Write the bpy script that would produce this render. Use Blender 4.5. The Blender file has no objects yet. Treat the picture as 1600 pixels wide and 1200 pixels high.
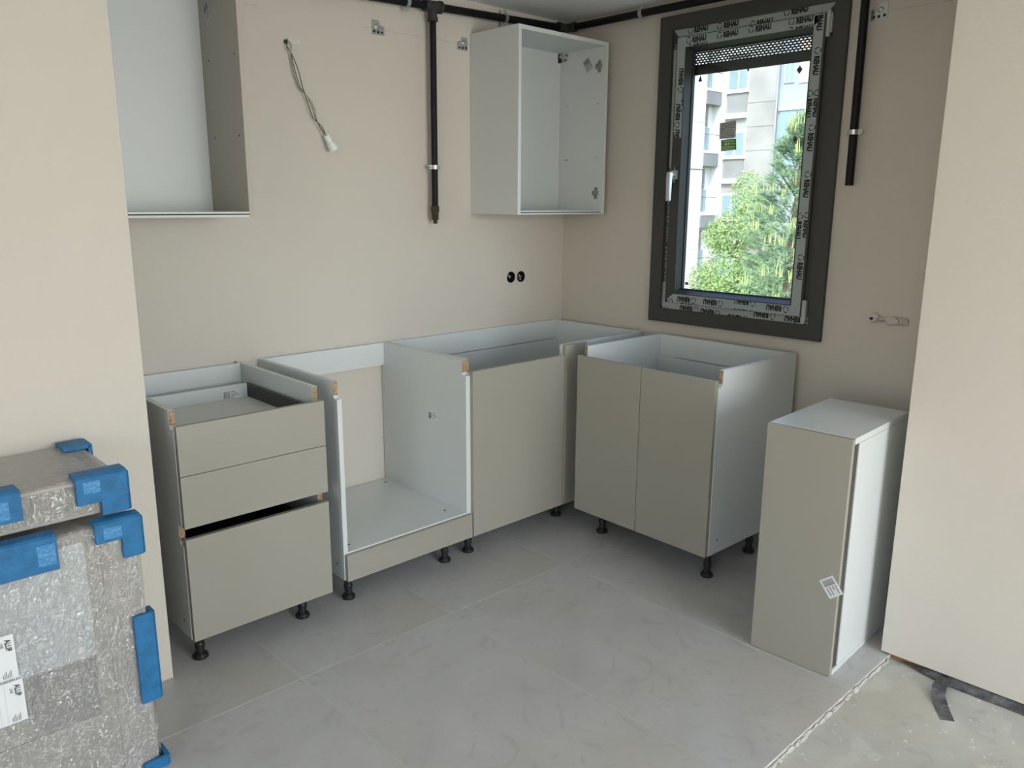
import bpy, bmesh, math, random
from mathutils import Matrix, Vector
random.seed(7)
R = math.radians
S = bpy.context.scene
COL = S.collection

# ------------------------------------------------------------------ camera
cam_d = bpy.data.cameras.new('camera'); cam = bpy.data.objects.new('camera', cam_d); COL.objects.link(cam)
S.camera = cam
cam_d.sensor_width = 36.0; cam_d.lens = 28.1825; cam_d.clip_start = 0.02; cam_d.clip_end = 300
_yaw, _pitch, _roll = 0.7583, -0.2221, 0.0051
_f = Vector((math.sin(_yaw)*math.cos(_pitch), math.cos(_yaw)*math.cos(_pitch), math.sin(_pitch)))
_r = Vector((math.cos(_yaw), -math.sin(_yaw), 0)); _u = _r.cross(_f)
_r2 = _r*math.cos(_roll) + _u*math.sin(_roll); _u2 = -_r*math.sin(_roll) + _u*math.cos(_roll)
cam.matrix_world = Matrix(((_r2.x, _u2.x, -_f.x, -3.1689), (_r2.y, _u2.y, -_f.y, -2.9569), (_r2.z, _u2.z, -_f.z, 1.4548), (0, 0, 0, 1)))

# ------------------------------------------------------------------ world, sun, daylight
S.view_settings.view_transform = 'Standard'; S.view_settings.look = 'None'
S.view_settings.gamma = 1; S.view_settings.use_curve_mapping = False
S.view_settings.exposure = 0.0
W = bpy.data.worlds.new('sky'); S.world = W; W.use_nodes = True
wn = W.node_tree.nodes; wl = W.node_tree.links
sky = wn.new('ShaderNodeTexSky'); sky.sky_type = 'NISHITA'; sky.sun_disc = False
sky.sun_elevation = R(48); sky.sun_rotation = R(-105); sky.air_density = 1.0; sky.dust_density = 1.5
wl.new(sky.outputs[0], wn['Background'].inputs[0]); wn['Background'].inputs[1].default_value = 0.85
sun_d = bpy.data.lights.new('sun', 'SUN'); sun_d.energy = 4.0; sun_d.angle = R(0.6); sun_d.color = (1, .96, .9)
sun = bpy.data.objects.new('sun', sun_d); COL.objects.link(sun)
sun.rotation_euler = Vector((0.86, 0.42, -0.95)).to_track_quat('-Z', 'Y').to_euler()

def area(name, loc, rot, sx, sy, e, col):
    d = bpy.data.lights.new(name, 'AREA'); d.shape = 'RECTANGLE'; d.size = sx; d.size_y = sy; d.energy = e; d.color = col
    o = bpy.data.objects.new(name, d); COL.objects.link(o); o.location = loc; o.rotation_euler = rot; return o
# daylight entering by the balcony glazing of the far wall behind the camera, and by a side window
area('daylight_balcony', (-1.85, -6.28, 1.25), (R(90), 0, 0), 2.1, 1.9, 104, (0.985, 1.0, 0.985))
area('daylight_side', (-6.08, -3.6, 1.3), (R(90), 0, R(-90)), 1.6, 1.5, 5, (0.97, 1.0, 0.985))

# ------------------------------------------------------------------ materials
def mat(name, col, rough=.5, metal=0., spec=.5, bump=0., bscale=60., mottle=0., mscale=3., mcol=None, alpha=None):
    m = bpy.data.materials.new(name); m.use_nodes = True
    n = m.node_tree.nodes; l = m.node_tree.links; b = n['Principled BSDF']
    b.inputs['Base Color'].default_value = (*col, 1); b.inputs['Roughness'].default_value = rough
    b.inputs['Metallic'].default_value = metal; b.inputs['Specular IOR Level'].default_value = spec
    tc = n.new('ShaderNodeTexCoord')
    if bump:
        t = n.new('ShaderNodeTexNoise'); t.inputs['Scale'].default_value = bscale; t.inputs['Detail'].default_value = 6
        l.new(tc.outputs['Object'], t.inputs['Vector'])
        bp = n.new('ShaderNodeBump'); bp.inputs['Strength'].default_value = bump; bp.inputs['Distance'].default_value = .01
        l.new(t.outputs[0], bp.inputs['Height']); l.new(bp.outputs[0], b.inputs['Normal'])
    if mottle:
        t = n.new('ShaderNodeTexNoise'); t.inputs['Scale'].default_value = mscale; t.inputs['Detail'].default_value = 5
        l.new(tc.outputs['Object'], t.inputs['Vector'])
        mx = n.new('ShaderNodeMixRGB'); r = n.new('ShaderNodeValToRGB')
        r.color_ramp.elements[0].position = .4; r.color_ramp.elements[1].position = .65
        l.new(t.outputs[0], r.inputs[0]); l.new(r.outputs[0], mx.inputs[0])
        mc = mcol or tuple(c*(1-mottle) for c in col)
        mx.inputs[1].default_value = (*col, 1); mx.inputs[2].default_value = (*mc, 1)
        l.new(mx.outputs[0], b.inputs['Base Color'])
    return m

M = dict(
    wall=mat('beige_wall_paint', (.63, .585, .518), .85, bump=.12, bscale=90, mottle=.03, mscale=1.2),
    ceiling=mat('white_ceiling_paint', (.88, .89, .89), .9, bump=.08, bscale=80),
    white=mat('white_melamine', (.66, .685, .68), .32, bump=.02, bscale=300),
    sidebeige=mat('beige_side_board', (.45, .42, .36), .5),
    drawer=mat('light_melamine', (.66, .67, .65), .4),
    front=mat('beige_matt_front', (.335, .318, .268), .42, bump=.02, bscale=300),
    core=mat('chipboard', (.33, .19, .10), .9, bump=.6, bscale=400, mottle=.5, mscale=220, mcol=(.62, .45, .28)),
    black=mat('black_plastic', (.012, .012, .013), .38),
    blackpipe=mat('black_pipe_paint', (.007, .006, .009), .45, 0, .25, bump=.15, bscale=60),
    iron=mat('raw_malleable_iron', (.035, .034, .032), .7, bump=.5, bscale=120),
    rust=mat('rusty_fitting', (.06, .042, .03), .75, bump=.5, bscale=200, mottle=.5, mscale=90),
    zinc=mat('zinc', (.62, .63, .63), .32, .9),
    darkzinc=mat('dull_zinc', (.34, .33, .29), .4, .7),
    darkmetal=mat('anthracite_steel', (.045, .046, .048), .45, .3),
    frame=mat('anthracite_window_foil', (.052, .051, .050), .5, bump=.04, bscale=500),
    gasket=mat('black_gasket', (.012, .012, .013), .6),
    film=mat('grey_protective_film', (.37, .41, .42), .4, bump=.25, bscale=35),
    gapshade=mat('dark_gap_shade', (.06, .055, .046), .5),  # colour stands for shade in the narrow cabinet's door gap
    ink=mat('black_print', (.012, .013, .014), .55),
    greyink=mat('grey_print', (.16, .17, .17), .6),
    silver=mat('satin_silver', (.60, .63, .65), .3, .6),
    hinge=mat('grey_hinge_cover', (.45, .47, .48), .4),
    pvc=mat('white_pvc', (.78, .79, .77), .35),
    label=mat('paper_label', (.74, .75, .75), .6),
    greylabel=mat('greyish_label', (.50, .51, .50), .6),
    green=mat('green_label', (.10, .32, .03), .5),
    card=mat('pale_carton', (.45, .425, .385), .7, bump=.2, bscale=14, mottle=.06, mscale=5),
    carddark=mat('inner_grey_board', (.34, .325, .30), .75, mottle=.08, mscale=6),
    sheet=mat('white_foam_sheet', (.55, .56, .555), .5, bump=.3, bscale=20),
    foam=mat('blue_foam', (.012, .155, .36), .55, bump=.2, bscale=150, mottle=.25, mscale=30),
    foamtape=mat('light_blue_tape_patch', (.06, .25, .50), .25, bump=.6, bscale=90),
    grout=mat('light_grout', (.60, .585, .55), .9),
    darkgrout=mat('plaster_edge', (.50, .48, .44), .95, bump=.8, bscale=60),
    wire_g=mat('green_wire', (.03, .16, .07), .5), wire_k=mat('black_wire', (.015, .015, .015), .5),
    wire_b=mat('brown_wire', (.16, .07, .03), .5), wire_w=mat('white_wire', (.6, .58, .54), .5),
    plaster=mat('white_plaster', (.66, .63, .58), .9, bump=.5, bscale=70),
    seal=mat('foam_sealant', (.52, .49, .43), .8, bump=.8, bscale=90),
    strip=mat('black_membrane', (.05, .05, .055), .6, bump=.6, bscale=60, mottle=.5, mscale=25, mcol=(.15, .15, .155)),
    pencil=mat('pencil_mark', (.34, .30, .26), .8),
    brown=mat('raw_wood_batten', (.30, .17, .08), .8, bump=.4, bscale=40),
    b_white=mat('white_render', (.64, .64, .63), .85), b_stone=mat('pale_stone_cladding', (.68, .61, .56), .8, mottle=.1, mscale=.8),
    b_conc=mat('weathered_concrete', (.32, .315, .31), .9, mottle=.22, mscale=.55, bump=.3, bscale=2),
    b_grey=mat('grey_panel', (.24, .245, .25), .8, mottle=.15, mscale=.8),
    b_blue=mat('bluish_render', (.30, .34, .38), .85, mottle=.12, mscale=.5),
    b_peach=mat('peach_render', (.72, .52, .36), .85),
    b_glass=mat('window_glass_blue', (.22, .31, .34), .12, spec=.8),
    b_line=mat('dark_joint', (.14, .14, .15), .8),
    grass=mat('courtyard_ground', (.16, .19, .08), .95, mottle=.4, mscale=.6),
    bark=mat('tree_bark', (.14, .10, .07), .9, bump=.8, bscale=15),
)
def leafmat(name, c1, c2):
    m = bpy.data.materials.new(name); m.use_nodes = True; n = m.node_tree.nodes; l = m.node_tree.links
    b = n['Principled BSDF']; b.inputs['Roughness'].default_value = .5
    oi = n.new('ShaderNodeTexCoord'); t = n.new('ShaderNodeTexNoise'); t.inputs['Scale'].default_value = 2.2; t.inputs['Detail'].default_value = 8
    l.new(oi.outputs['Object'], t.inputs['Vector']); r = n.new('ShaderNodeValToRGB')
    r.color_ramp.elements[0].position = .35; r.color_ramp.elements[1].position = .65
    r.color_ramp.elements[0].color = (*c1, 1); r.color_ramp.elements[1].color = (*c2, 1)
    l.new(t.outputs[0], r.inputs[0]); l.new(r.outputs[0], b.inputs['Base Color'])
    tr = n.new('ShaderNodeBsdfTranslucent'); l.new(r.outputs[0], tr.inputs[0])
    mx = n.new('ShaderNodeMixShader'); mx.inputs[0].default_value = .35
    l.new(b.outputs[0], mx.inputs[1]); l.new(tr.outputs[0], mx.inputs[2]); l.new(mx.outputs[0], n['Material Output'].inputs[0])
    return m
M['leaf'] = leafmat('broad_leaves', (.22, .34, .12), (.42, .54, .22))
M['needle'] = leafmat('pine_needles', (.18, .28, .17), (.34, .45, .26))
M['candle'] = leafmat('pine_candles', (.42, .50, .16), (.54, .58, .24))

def glassmat():
    m = bpy.data.materials.new('clear_window_glass'); m.use_nodes = True; n = m.node_tree.nodes; l = m.node_tree.links
    n.remove(n['Principled BSDF'])
    t = n.new('ShaderNodeBsdfTransparent'); t.inputs[0].default_value = (.93, .97, .955, 1)
    g = n.new('ShaderNodeBsdfGlossy'); g.inputs['Roughness'].default_value = .02
    fr = n.new('ShaderNodeFresnel'); fr.inputs[0].default_value = 1.5
    ge = n.new('ShaderNodeNewGeometry'); iv = n.new('ShaderNodeMath'); iv.operation = 'SUBTRACT'; iv.inputs[0].default_value = 1; l.new(ge.outputs['Backfacing'], iv.inputs[1])
    mu = n.new('ShaderNodeMath'); mu.operation = 'MULTIPLY'; l.new(fr.outputs[0], mu.inputs[0]); l.new(iv.outputs[0], mu.inputs[1])
    mx = n.new('ShaderNodeMixShader'); l.new(mu.outputs[0], mx.inputs[0]); l.new(t.outputs[0], mx.inputs[1]); l.new(g.outputs[0], mx.inputs[2])
    l.new(mx.outputs[0], n['Material Output'].inputs[0]); return m
M['glass'] = glassmat()
def wrapmat():
    m = bpy.data.materials.new('clear_stretch_film'); m.use_nodes = True; n = m.node_tree.nodes; l = m.node_tree.links
    n.remove(n['Principled BSDF'])
    tc = n.new('ShaderNodeTexCoord'); mp = n.new('ShaderNodeMapping'); mp.inputs['Scale'].default_value = (1.6, 1, .8)
    l.new(tc.outputs['Object'], mp.inputs[0])
    a = n.new('ShaderNodeTexNoise'); a.inputs['Scale'].default_value = 34; a.inputs['Detail'].default_value = 3; a.inputs['Roughness'].default_value = .6; a.inputs['Distortion'].default_value = 2.6
    l.new(mp.outputs[0], a.inputs['Vector'])
    bp = n.new('ShaderNodeBump'); bp.inputs['Strength'].default_value = 1.0; bp.inputs['Distance'].default_value = .014
    l.new(a.outputs[0], bp.inputs['Height'])
    g = n.new('ShaderNodeBsdfGlossy'); g.inputs['Roughness'].default_value = .1; g.inputs[0].default_value = (1, 1, 1, 1); l.new(bp.outputs[0], g.inputs['Normal'])
    t = n.new('ShaderNodeBsdfTransparent'); t.inputs[0].default_value = (.95, .95, .95, 1)
    w = n.new('ShaderNodeTexNoise'); w.inputs['Scale'].default_value = 7; w.inputs['Detail'].default_value = 8; w.inputs['Distortion'].default_value = 2.5
    l.new(mp.outputs[0], w.inputs['Vector'])
    r = n.new('ShaderNodeMapRange'); r.inputs[1].default_value = .4; r.inputs[2].default_value = .72; r.inputs[3].default_value = .22; r.inputs[4].default_value = .4
    l.new(w.outputs[0], r.inputs[0])
    mx = n.new('ShaderNodeMixShader'); l.new(r.outputs[0], mx.inputs[0]); l.new(t.outputs[0], mx.inputs[1]); l.new(g.outputs[0], mx.inputs[2])
    l.new(mx.outputs[0], n['Material Output'].inputs[0]); return m
M['wrap'] = wrapmat()
def tilemat(name, base, dark, brown, rough):
    m = bpy.data.materials.new(name); m.use_nodes = True; n = m.node_tree.nodes; l = m.node_tree.links; b = n['Principled BSDF']
    tc = n.new('ShaderNodeTexCoord')
    def noise(sc, dist, det=8):
        t = n.new('ShaderNodeTexNoise'); t.inputs['Scale'].default_value = sc; t.inputs['Detail'].default_value = det; t.inputs['Distortion'].default_value = dist
        l.new(tc.outputs['Object'], t.inputs['Vector']); return t
    def ramp(t, a, c):
        r = n.new('ShaderNodeMapRange'); r.inputs[1].default_value = a; r.inputs[2].default_value = c; l.new(t.outputs[0], r.inputs[0]); return r
    r1 = ramp(noise(2.2, 1.5), .38, .72); r2 = ramp(noise(1.3, .6), .5, .75)
    t3 = noise(5.5, 4.0, 10); r3 = ramp(t3, .58, .66)
    m1 = n.new('ShaderNodeMixRGB'); m1.inputs[1].default_value = (*base, 1); m1.inputs[2].default_value = (*dark, 1); l.new(r1.outputs[0], m1.inputs[0])
    m2 = n.new('ShaderNodeMixRGB'); m2.inputs[2].default_value = (*brown, 1)
    k = n.new('ShaderNodeMath'); k.operation = 'MULTIPLY'; k.inputs[1].default_value = .8; l.new(r2.outputs[0], k.inputs[0]); l.new(k.outputs[0], m2.inputs[0]); l.new(m1.outputs[0], m2.inputs[1])
    m3 = n.new('ShaderNodeMixRGB'); m3.inputs[2].default_value = (*[c*.8 for c in dark], 1)
    k2 = n.new('ShaderNodeMath'); k2.operation = 'MULTIPLY'; k2.inputs[1].default_value = .35; l.new(r3.outputs[0], k2.inputs[0]); l.new(k2.outputs[0], m3.inputs[0]); l.new(m2.outputs[0], m3.inputs[1])
    l.new(m3.outputs[0], b.inputs['Base Color'])
    rr = n.new('ShaderNodeMapRange'); rr.inputs[3].default_value = rough-.06; rr.inputs[4].default_value = rough+.1; l.new(noise(3.5, 2.).outputs[0], rr.inputs[0]); l.new(rr.outputs[0], b.inputs['Roughness'])
    bp = n.new('ShaderNodeBump'); bp.inputs['Strength'].default_value = .12; bp.inputs['Distance'].default_value = .01
    l.new(noise(9, 3.).outputs[0], bp.inputs['Height']); l.new(bp.outputs[0], b.inputs['Normal'])
    return m
def speck(m, col):
    n = m.node_tree.nodes; l = m.node_tree.links; b = n['Principled BSDF']; src = b.inputs['Base Color'].links[0].from_socket
    tc = n.new('ShaderNodeTexCoord'); a = n.new('ShaderNodeTexNoise'); a.inputs['Scale'].default_value = 38; a.inputs['Detail'].default_value = 3
    c = n.new('ShaderNodeTexNoise'); c.inputs['Scale'].default_value = 7; c.inputs['Detail'].default_value = 6
    for t in (a, c): l.new(tc.outputs['Object'], t.inputs['Vector'])
    x = n.new('ShaderNodeMapRange'); x.inputs[1].default_value = .66; x.inputs[2].default_value = .70; l.new(a.outputs[0], x.inputs[0])
    y = n.new('ShaderNodeMapRange'); y.inputs[1].default_value = .58; y.inputs[2].default_value = .64; l.new(c.outputs[0], y.inputs[0])
    z = n.new('ShaderNodeMath'); z.operation = 'MAXIMUM'; l.new(x.outputs[0], z.inputs[0])
    w = n.new('ShaderNodeMath'); w.operation = 'MULTIPLY'; w.inputs[1].default_value = .35; l.new(y.outputs[0], w.inputs[0]); l.new(w.outputs[0], z.inputs[1])
    mx = n.new('ShaderNodeMixRGB'); mx.inputs[2].default_value = (*col, 1); l.new(z.outputs[0], mx.inputs[0]); l.new(src, mx.inputs[1]); l.new(mx.outputs[0], b.inputs['Base Color'])
M['tile'] = tilemat('grey_stone_tile', (.50, .495, .485), (.43, .425, .415), (.47, .435, .38), .34)
M['screed'] = tilemat('grey_screed', (.52, .515, .475), (.43, .425, .39), (.48, .455, .37), .8)

speck(M['screed'], (.66, .655, .62))

# ------------------------------------------------------------------ builders
XF = {}                                   # world matrix of every root
def thing(name, label, cat, loc=(0, 0, 0), rz=0., group=None, kind=None):
    o = bpy.data.objects.new(name, None); COL.objects.link(o); o.empty_display_size = .1
    o.location = loc; o.rotation_euler = (0, 0, rz)
    XF[o.name] = Matrix.Translation(loc) @ Matrix.Rotation(rz, 4, 'Z')
    tag(o, label, cat, group, kind); return o
def tag(o, label=None, cat=None, group=None, kind=None):
    if label: o['label'] = label
    if cat: o['category'] = cat
    if group: o['group'] = group
    if kind: o['kind'] = kind
    return o
def put(name, bm, m, parent=None, world=False, smooth=False):
    if world and parent is not None:
        p = parent
        while p.parent is not None: p = p.parent
        if p.name in XF: bm.transform(XF[p.name].inverted())
    me = bpy.data.meshes.new(name); bm.normal_update(); bm.to_mesh(me); bm.free()
    me.materials.append(M[m] if isinstance(m, str) else m)
    if smooth:
        for p_ in me.polygons: p_.use_smooth = True
    o = bpy.data.objects.new(name, me); COL.objects.link(o)
    if parent is not None: o.parent = parent
    return o
def NB(): return bmesh.new()
def abox(bm, a, b, bev=0.):
    x0, x1 = sorted((a[0], b[0])); y0, y1 = sorted((a[1], b[1])); z0, z1 = sorted((a[2], b[2]))
    t = bmesh.new()
    bmesh.ops.create_cube(t, size=1); bmesh.ops.scale(t, vec=(x1-x0, y1-y0, z1-z0), verts=t.verts)
    bmesh.ops.translate(t, vec=((x0+x1)/2, (y0+y1)/2, (z0+z1)/2), verts=t.verts)
    if bev: bmesh.ops.bevel(t, geom=t.edges[:], offset=bev, segments=2, affect='EDGES', profile=.5)
    join(bm, t); return bm
def join(bm, t):
    me = bpy.data.meshes.new('tmp'); t.to_mesh(me); t.free(); bm.from_mesh(me); bpy.data.meshes.remove(me)
def BX(a, b, bev=.0008): return abox(NB(), a, b, bev)
def prism(bm, pts, axis, a, b, bev=0.):
    """closed outline pts (two coords, the other axes in order) extruded along axis from a to b"""
    t = bmesh.new()
    def mk(p, v):
        c = list(p); c.insert(axis, v); return t.verts.new(c)
    A = [mk(p, a) for p in pts]; B = [mk(p, b) for p in pts]
    t.faces.new(A); t.faces.new(B[::-1]); n = len(pts)
    for i in range(n): t.faces.new((A[i], B[i], B[(i+1) % n], A[(i+1) % n]))
    bmesh.ops.recalc_face_normals(t, faces=t.faces)
    if bev: bmesh.ops.bevel(t, geom=[e for e in t.edges if e.calc_face_angle(0) > .5], offset=bev, segments=1, affect='EDGES')
    join(bm, t); return bm
def lathe(bm, prof, c=(0, 0, 0), d=(0, 0, 1), n=20):
    """prof [(radius, height)...] turned about axis d at c"""
    t = bmesh.new(); rings = []
    for r, h in prof:
        rings.append([t.verts.new((r*math.cos(2*math.pi*i/n), r*math.sin(2*math.pi*i/n), h)) for i in range(n)])
    for k in range(len(rings)-1):
        for i in range(n): t.faces.new((rings[k][i], rings[k][(i+1) % n], rings[k+1][(i+1) % n], rings[k+1][i]))
    t.faces.new(rings[0][::-1]); t.faces.new(rings[-1])
    bmesh.ops.transform(t, matrix=Matrix.Translation(c) @ Vector(d).to_track_quat('Z', 'Y').to_matrix().to_4x4(), verts=t.verts)
    bmesh.ops.recalc_face_normals(t, faces=t.faces); join(bm, t); return bm
def cyl(bm, a, b, r, n=16, r2=None):
    a = Vector(a); b = Vector(b); return lathe(bm, [(r, 0), (r2 if r2 is not None else r, (b-a).length)], a, b-a, n)
def tube(bm, pts, r, n=8):
    pts = [Vector(p) for p in pts]; t = bmesh.new(); rings = []
    for i, p in enumerate(pts):
        d = (pts[min(i+1, len(pts)-1)] - pts[max(i-1, 0)]).normalized()
        q = d.to_track_quat('Z', 'Y')
        rr = r[i] if isinstance(r, (list, tuple)) else r
        rings.append([t.verts.new(p + q @ Vector((rr*math.cos(2*math.pi*k/n), rr*math.sin(2*math.pi*k/n), 0))) for k in range(n)])
    for k in range(len(rings)-1):
        # align to least twist
        A, B = rings[k], rings[k+1]
        s = min(range(n), key=lambda s: sum((A[i].co-B[(i+s) % n].co).length for i in range(n)))
        rings[k+1] = [B[(i+s) % n] for i in range(n)]; B = rings[k+1]
        for i in range(n): t.faces.new((A[i], A[(i+1) % n], B[(i+1) % n], B[i]))
    t.faces.new(rings[0][::-1]); t.faces.new(rings[-1]); bmesh.ops.recalc_face_normals(t, faces=t.faces); join(bm, t); return bm
def smoothpts(p, k=4):
    p = [Vector(x) for x in p]; out = []
    for i in range(len(p)-1):
        p0 = p[max(i-1, 0)]; p1 = p[i]; p2 = p[i+1]; p3 = p[min(i+2, len(p)-1)]
        for j in range(k):
            t = j/k; out.append(.5*((2*p1)+(-p0+p2)*t+(2*p0-5*p1+4*p2-p3)*t*t+(-p0+3*p1-3*p2+p3)*t**3))
    return out+[p[-1]]

# lettering: built once per word as flat polygons of unit cap height
_TXT = {}
def word(s, bold=.025, narrow=1.):
    k = (s, bold, narrow)
    if k not in _TXT:
        cu = bpy.data.curves.new('w', 'FONT'); cu.body = s; cu.size = 1; cu.offset = bold; cu.resolution_u = 3
        o = bpy.data.objects.new('w', cu); COL.objects.link(o)
        me = bpy.data.meshes.new_from_object(o.evaluated_get(bpy.context.evaluated_depsgraph_get()))
        bpy.data.objects.remove(o); bpy.data.curves.remove(cu)
        xs = [v.co.x for v in me.vertices]; ys = [v.co.y for v in me.vertices]
        x0, y0, h = min(xs), min(ys), max(ys)-min(ys)
        _TXT[k] = ([((v.co.x-x0)/h*narrow, (v.co.y-y0)/h) for v in me.vertices], [tuple(p.vertices) for p in me.polygons])
        bpy.data.meshes.remove(me)
    return _TXT[k]
def logo_ring():
    """ring of two broken arcs ending in arrow tips, unit height"""
    V, F = [], []
    for a0 in (35, 155, 275):
        N = 8; base = len(V)
        for i in range(N+1):
            a = R(a0+i*95/N)
            w = .07 if i < N-1 else .10*(N-i)
            for rr in (.44-w, .44+w): V.append((.45+rr*math.cos(a)*.86, .5+rr*math.sin(a)))
        for i in range(N): F.append((base+2*i, base+2*i+1, base+2*i+3, base+2*i+2))
    return V, F
def flat(bm, VF, u, v, h, rot, to3, clip=None):
    """place flat letter geometry at (u,v) on a plane, height h, turned rot degrees; to3 maps (u,v) to 3-D; clip = (u0,v0,u1,v1)"""
    V, F = VF; t = bmesh.new(); c, s = math.cos(R(rot)), math.sin(R(rot))
    vs = [t.verts.new((u+(x*c-y*s)*h, v+(x*s+y*c)*h, 0)) for x, y in V]
    for f in F:
        try: t.faces.new([vs[i] for i in f])
        except ValueError: pass
    if clip:
        for co, no in (((clip[0], 0, 0), (-1, 0, 0)), ((clip[2], 0, 0), (1, 0, 0)), ((0, clip[1], 0), (0, -1, 0)), ((0, clip[3], 0), (0, 1, 0))):
            g = t.verts[:]+t.edges[:]+t.faces[:]
            if g: bmesh.ops.bisect_plane(t, geom=g, plane_co=co, plane_no=no, clear_outer=True)
    for w in t.verts: w.co = Vector(to3(w.co.x, w.co.y))
    join(bm, t)
def rects(bm, L, to3):
    for (u0, v0, u1, v1) in L:
        t = bmesh.new(); t.faces.new([t.verts.new(to3(*p)) for p in ((u0, v0), (u1, v0), (u1, v1), (u0, v1))]); join(bm, t)

def sticker(parent, centre, eu, ev, w, h, rot=0, lines=True, m='label', world=True, name='label_sticker', n=None):
    """thin paper sticker with a barcode block and print lines; eu, ev unit vectors of its plane"""
    eu = Vector(eu); ev = Vector(ev); nn = eu.cross(ev); c0 = Vector(centre)
    c, s = math.cos(R(rot)), math.sin(R(rot))
    def t3(off): return lambda u, v: tuple(c0 + eu*(u*c-v*s) + ev*(u*s+v*c) + nn*off)
    bm = NB(); f0, f1 = t3(.0001), t3(.0006)
    P = [(-w/2, -h/2), (w/2, -h/2), (w/2, h/2), (-w/2, h/2)]
    A = [bm.verts.new(f0(*p)) for p in P]; B = [bm.verts.new(f1(*p)) for p in P]
    bm.faces.new(A[::-1]); bm.faces.new(B)
    for i in range(4): bm.faces.new((A[i], A[(i+1) % 4], B[(i+1) % 4], B[i]))
    o = put(name, bm, m, parent, world=world)
    if lines:
        bm = NB(); t = t3(.0009); L = []; x = -w*.42
        rnd = random.Random(int(w*1e5))
        while x < -w*.12:
            bw = w*rnd.choice((.012, .02, .03)); L.append((x, -h*.38, x+bw, h*.38)); x += bw+w*.014
        for k in range(4): L.append((-w*.05, h*(.28-k*.2), w*rnd.uniform(.15, .42), h*(.34-k*.2)))
        rects(bm, L, t); put('printing', bm, 'greyink', o, world=world)
    return o

# ------------------------------------------------------------------ room shell
ZC = 2.337                                  # ceiling height
floor = put('floor', BX((-6.2, -2.08, -.12), (.3, .3, -.0009), 0), 'grout'); floor['kind'] = 'structure'
def tile_bm(w, h): return abox(NB(), (-w/2, -h/2, -.0118), (w/2, h/2, 0), .0006)
tiles = {}
xs = [-2.1+.6*k for k in range(-6, 5)]
for x in xs:
    for y0, y1 in ((-.88, .32), (-2.08, -.88)):
        x0, x1 = max(x, -6.1), min(x+.6, .02)
        yy1 = min(y1, .02)
        if x1-x0 < .02: continue
        if x1 <= -2.62 and y0 > -1: yy1 = -.59
        k = (round(x1-x0, 3), round(yy1-y0, 3))
        if k not in tiles:
            o = put('tile', tile_bm(k[0]-.0026, k[1]-.0026), 'tile', floor); tiles[k] = o.data
        else:
            o = bpy.data.objects.new('tile', tiles[k]); COL.objects.link(o); o.parent = floor
        o.location = ((x0+x1)/2, (y0+yy1)/2, random.uniform(-.0001, .0001))
# rough screed beyond the tile edge
bm = NB()
nx, ny = 120, 90
vs = {}
rn = random.Random(3)
for i in range(nx+1):
    for j in range(ny+1):
        x = -6.2+i*(6.5)/nx; y = -2.082-(j/ny)**1.4*4.3
        z = -.015+.0022*math.sin(x*9+y*4)+.0016*math.sin(x*23-y*17)+rn.uniform(-.0009, .0009)
        vs[i, j] = bm.verts.new((x, y, z))
for i in range(nx):
    for j in range(ny): bm.faces.new((vs[i, j], vs[i, j+1], vs[i+1, j+1], vs[i+1, j]))
sc = put('floor_screed', bm, 'screed', smooth=True); sc['kind'] = 'structure'
sc['label'] = 'rough grey cement screed beyond the tile edge'
# mortar crumbs along the cut tile edge
bm = NB(); rn = random.Random(5)
x = -6.0
while x < -.63:
    l = rn.uniform(.010, .06); d = rn.uniform(.002, .009)
    bmt = bmesh.new(); bmesh.ops.create_icosphere(bmt, subdivisions=1, radius=1)
    bmesh.ops.scale(bmt, vec=(l*.8, d, rn.uniform(.006, .0115)), verts=bmt.verts)
    for v in bmt.verts: v.co *= rn.uniform(.55, 1.25)
    bmesh.ops.translate(bmt, vec=(x, -2.083-d*.3, -.0115), verts=bmt.verts); join(bm, bmt); x += l*.9
o = put('mortar_edge', bm, 'darkgrout', floor); o['kind'] = 'stuff'; o['label'] = 'ragged pale mortar along the cut tile edge'

def struct(name, bm, m, label=None):
    o = put(name, bm, m); o['kind'] = 'structure'
    if label: o['label'] = label
    return o
struct('ceiling', BX((-6.3, -6.4, ZC), (.3, .3, ZC+.2), 0), 'ceiling')
# back wall with the two round socket holes bored in it
wb = struct('wall_back', BX((-2.62, 0, -.1), (.3, .22, ZC), 0), 'wall')
SOCK = [(-.3805, 1.0895), (-.3105, 1.0888)]
cut = NB()
for sx, sz in SOCK: cyl(cut, (sx, -.02, sz), (sx, .05, sz), .029, 32)
cyl(cut, (-1.5600, -.02, 2.0480), (-1.5600, .05, 2.0480), .009, 20)
co = put('cutter', cut, 'wall')
md = wb.modifiers.new('b', 'BOOLEAN'); md.operation = 'DIFFERENCE'; md.object = co; md.solver = 'EXACT'
me = bpy.data.meshes.new_from_object(wb.evaluated_get(bpy.context.evaluated_depsgraph_get()))
wb.modifiers.clear(); wb.data = me; bpy.data.objects.remove(co)
# window wall: four pieces round the opening
OY0, OY1, OZ0, OZ1 = -.655, -1.41, .96, 2.215
bm = NB()
abox(bm, (0, .0, -.1), (.13, OY0, ZC)); abox(bm, (0, OY1, -.1), (.13, -2.056, ZC))
abox(bm, (0, OY0, -.1), (.13, OY1, OZ0)); abox(bm, (0, OY0, OZ1), (.13, OY1, ZC))
wr = struct('wall_right', bm, 'wall', 'beige painted wall that holds the window')
# partition at the right, end of the niche
bm = NB(); prism(bm, [(-.6174, -2.056), (-.01, -2.056), (.26, -2.056), (.26, -6.4), (-.4911, -6.4)], 2, .009, ZC)
struct('wall_right_partition', bm, 'wall', 'beige projecting wall at the right with a ragged plaster foot')
struct('wall_partition_base', BX((-.595, -6.38, -.1), (.2, -2.075, .009), 0), 'brown', 'dark recessed base under the right wall')
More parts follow.
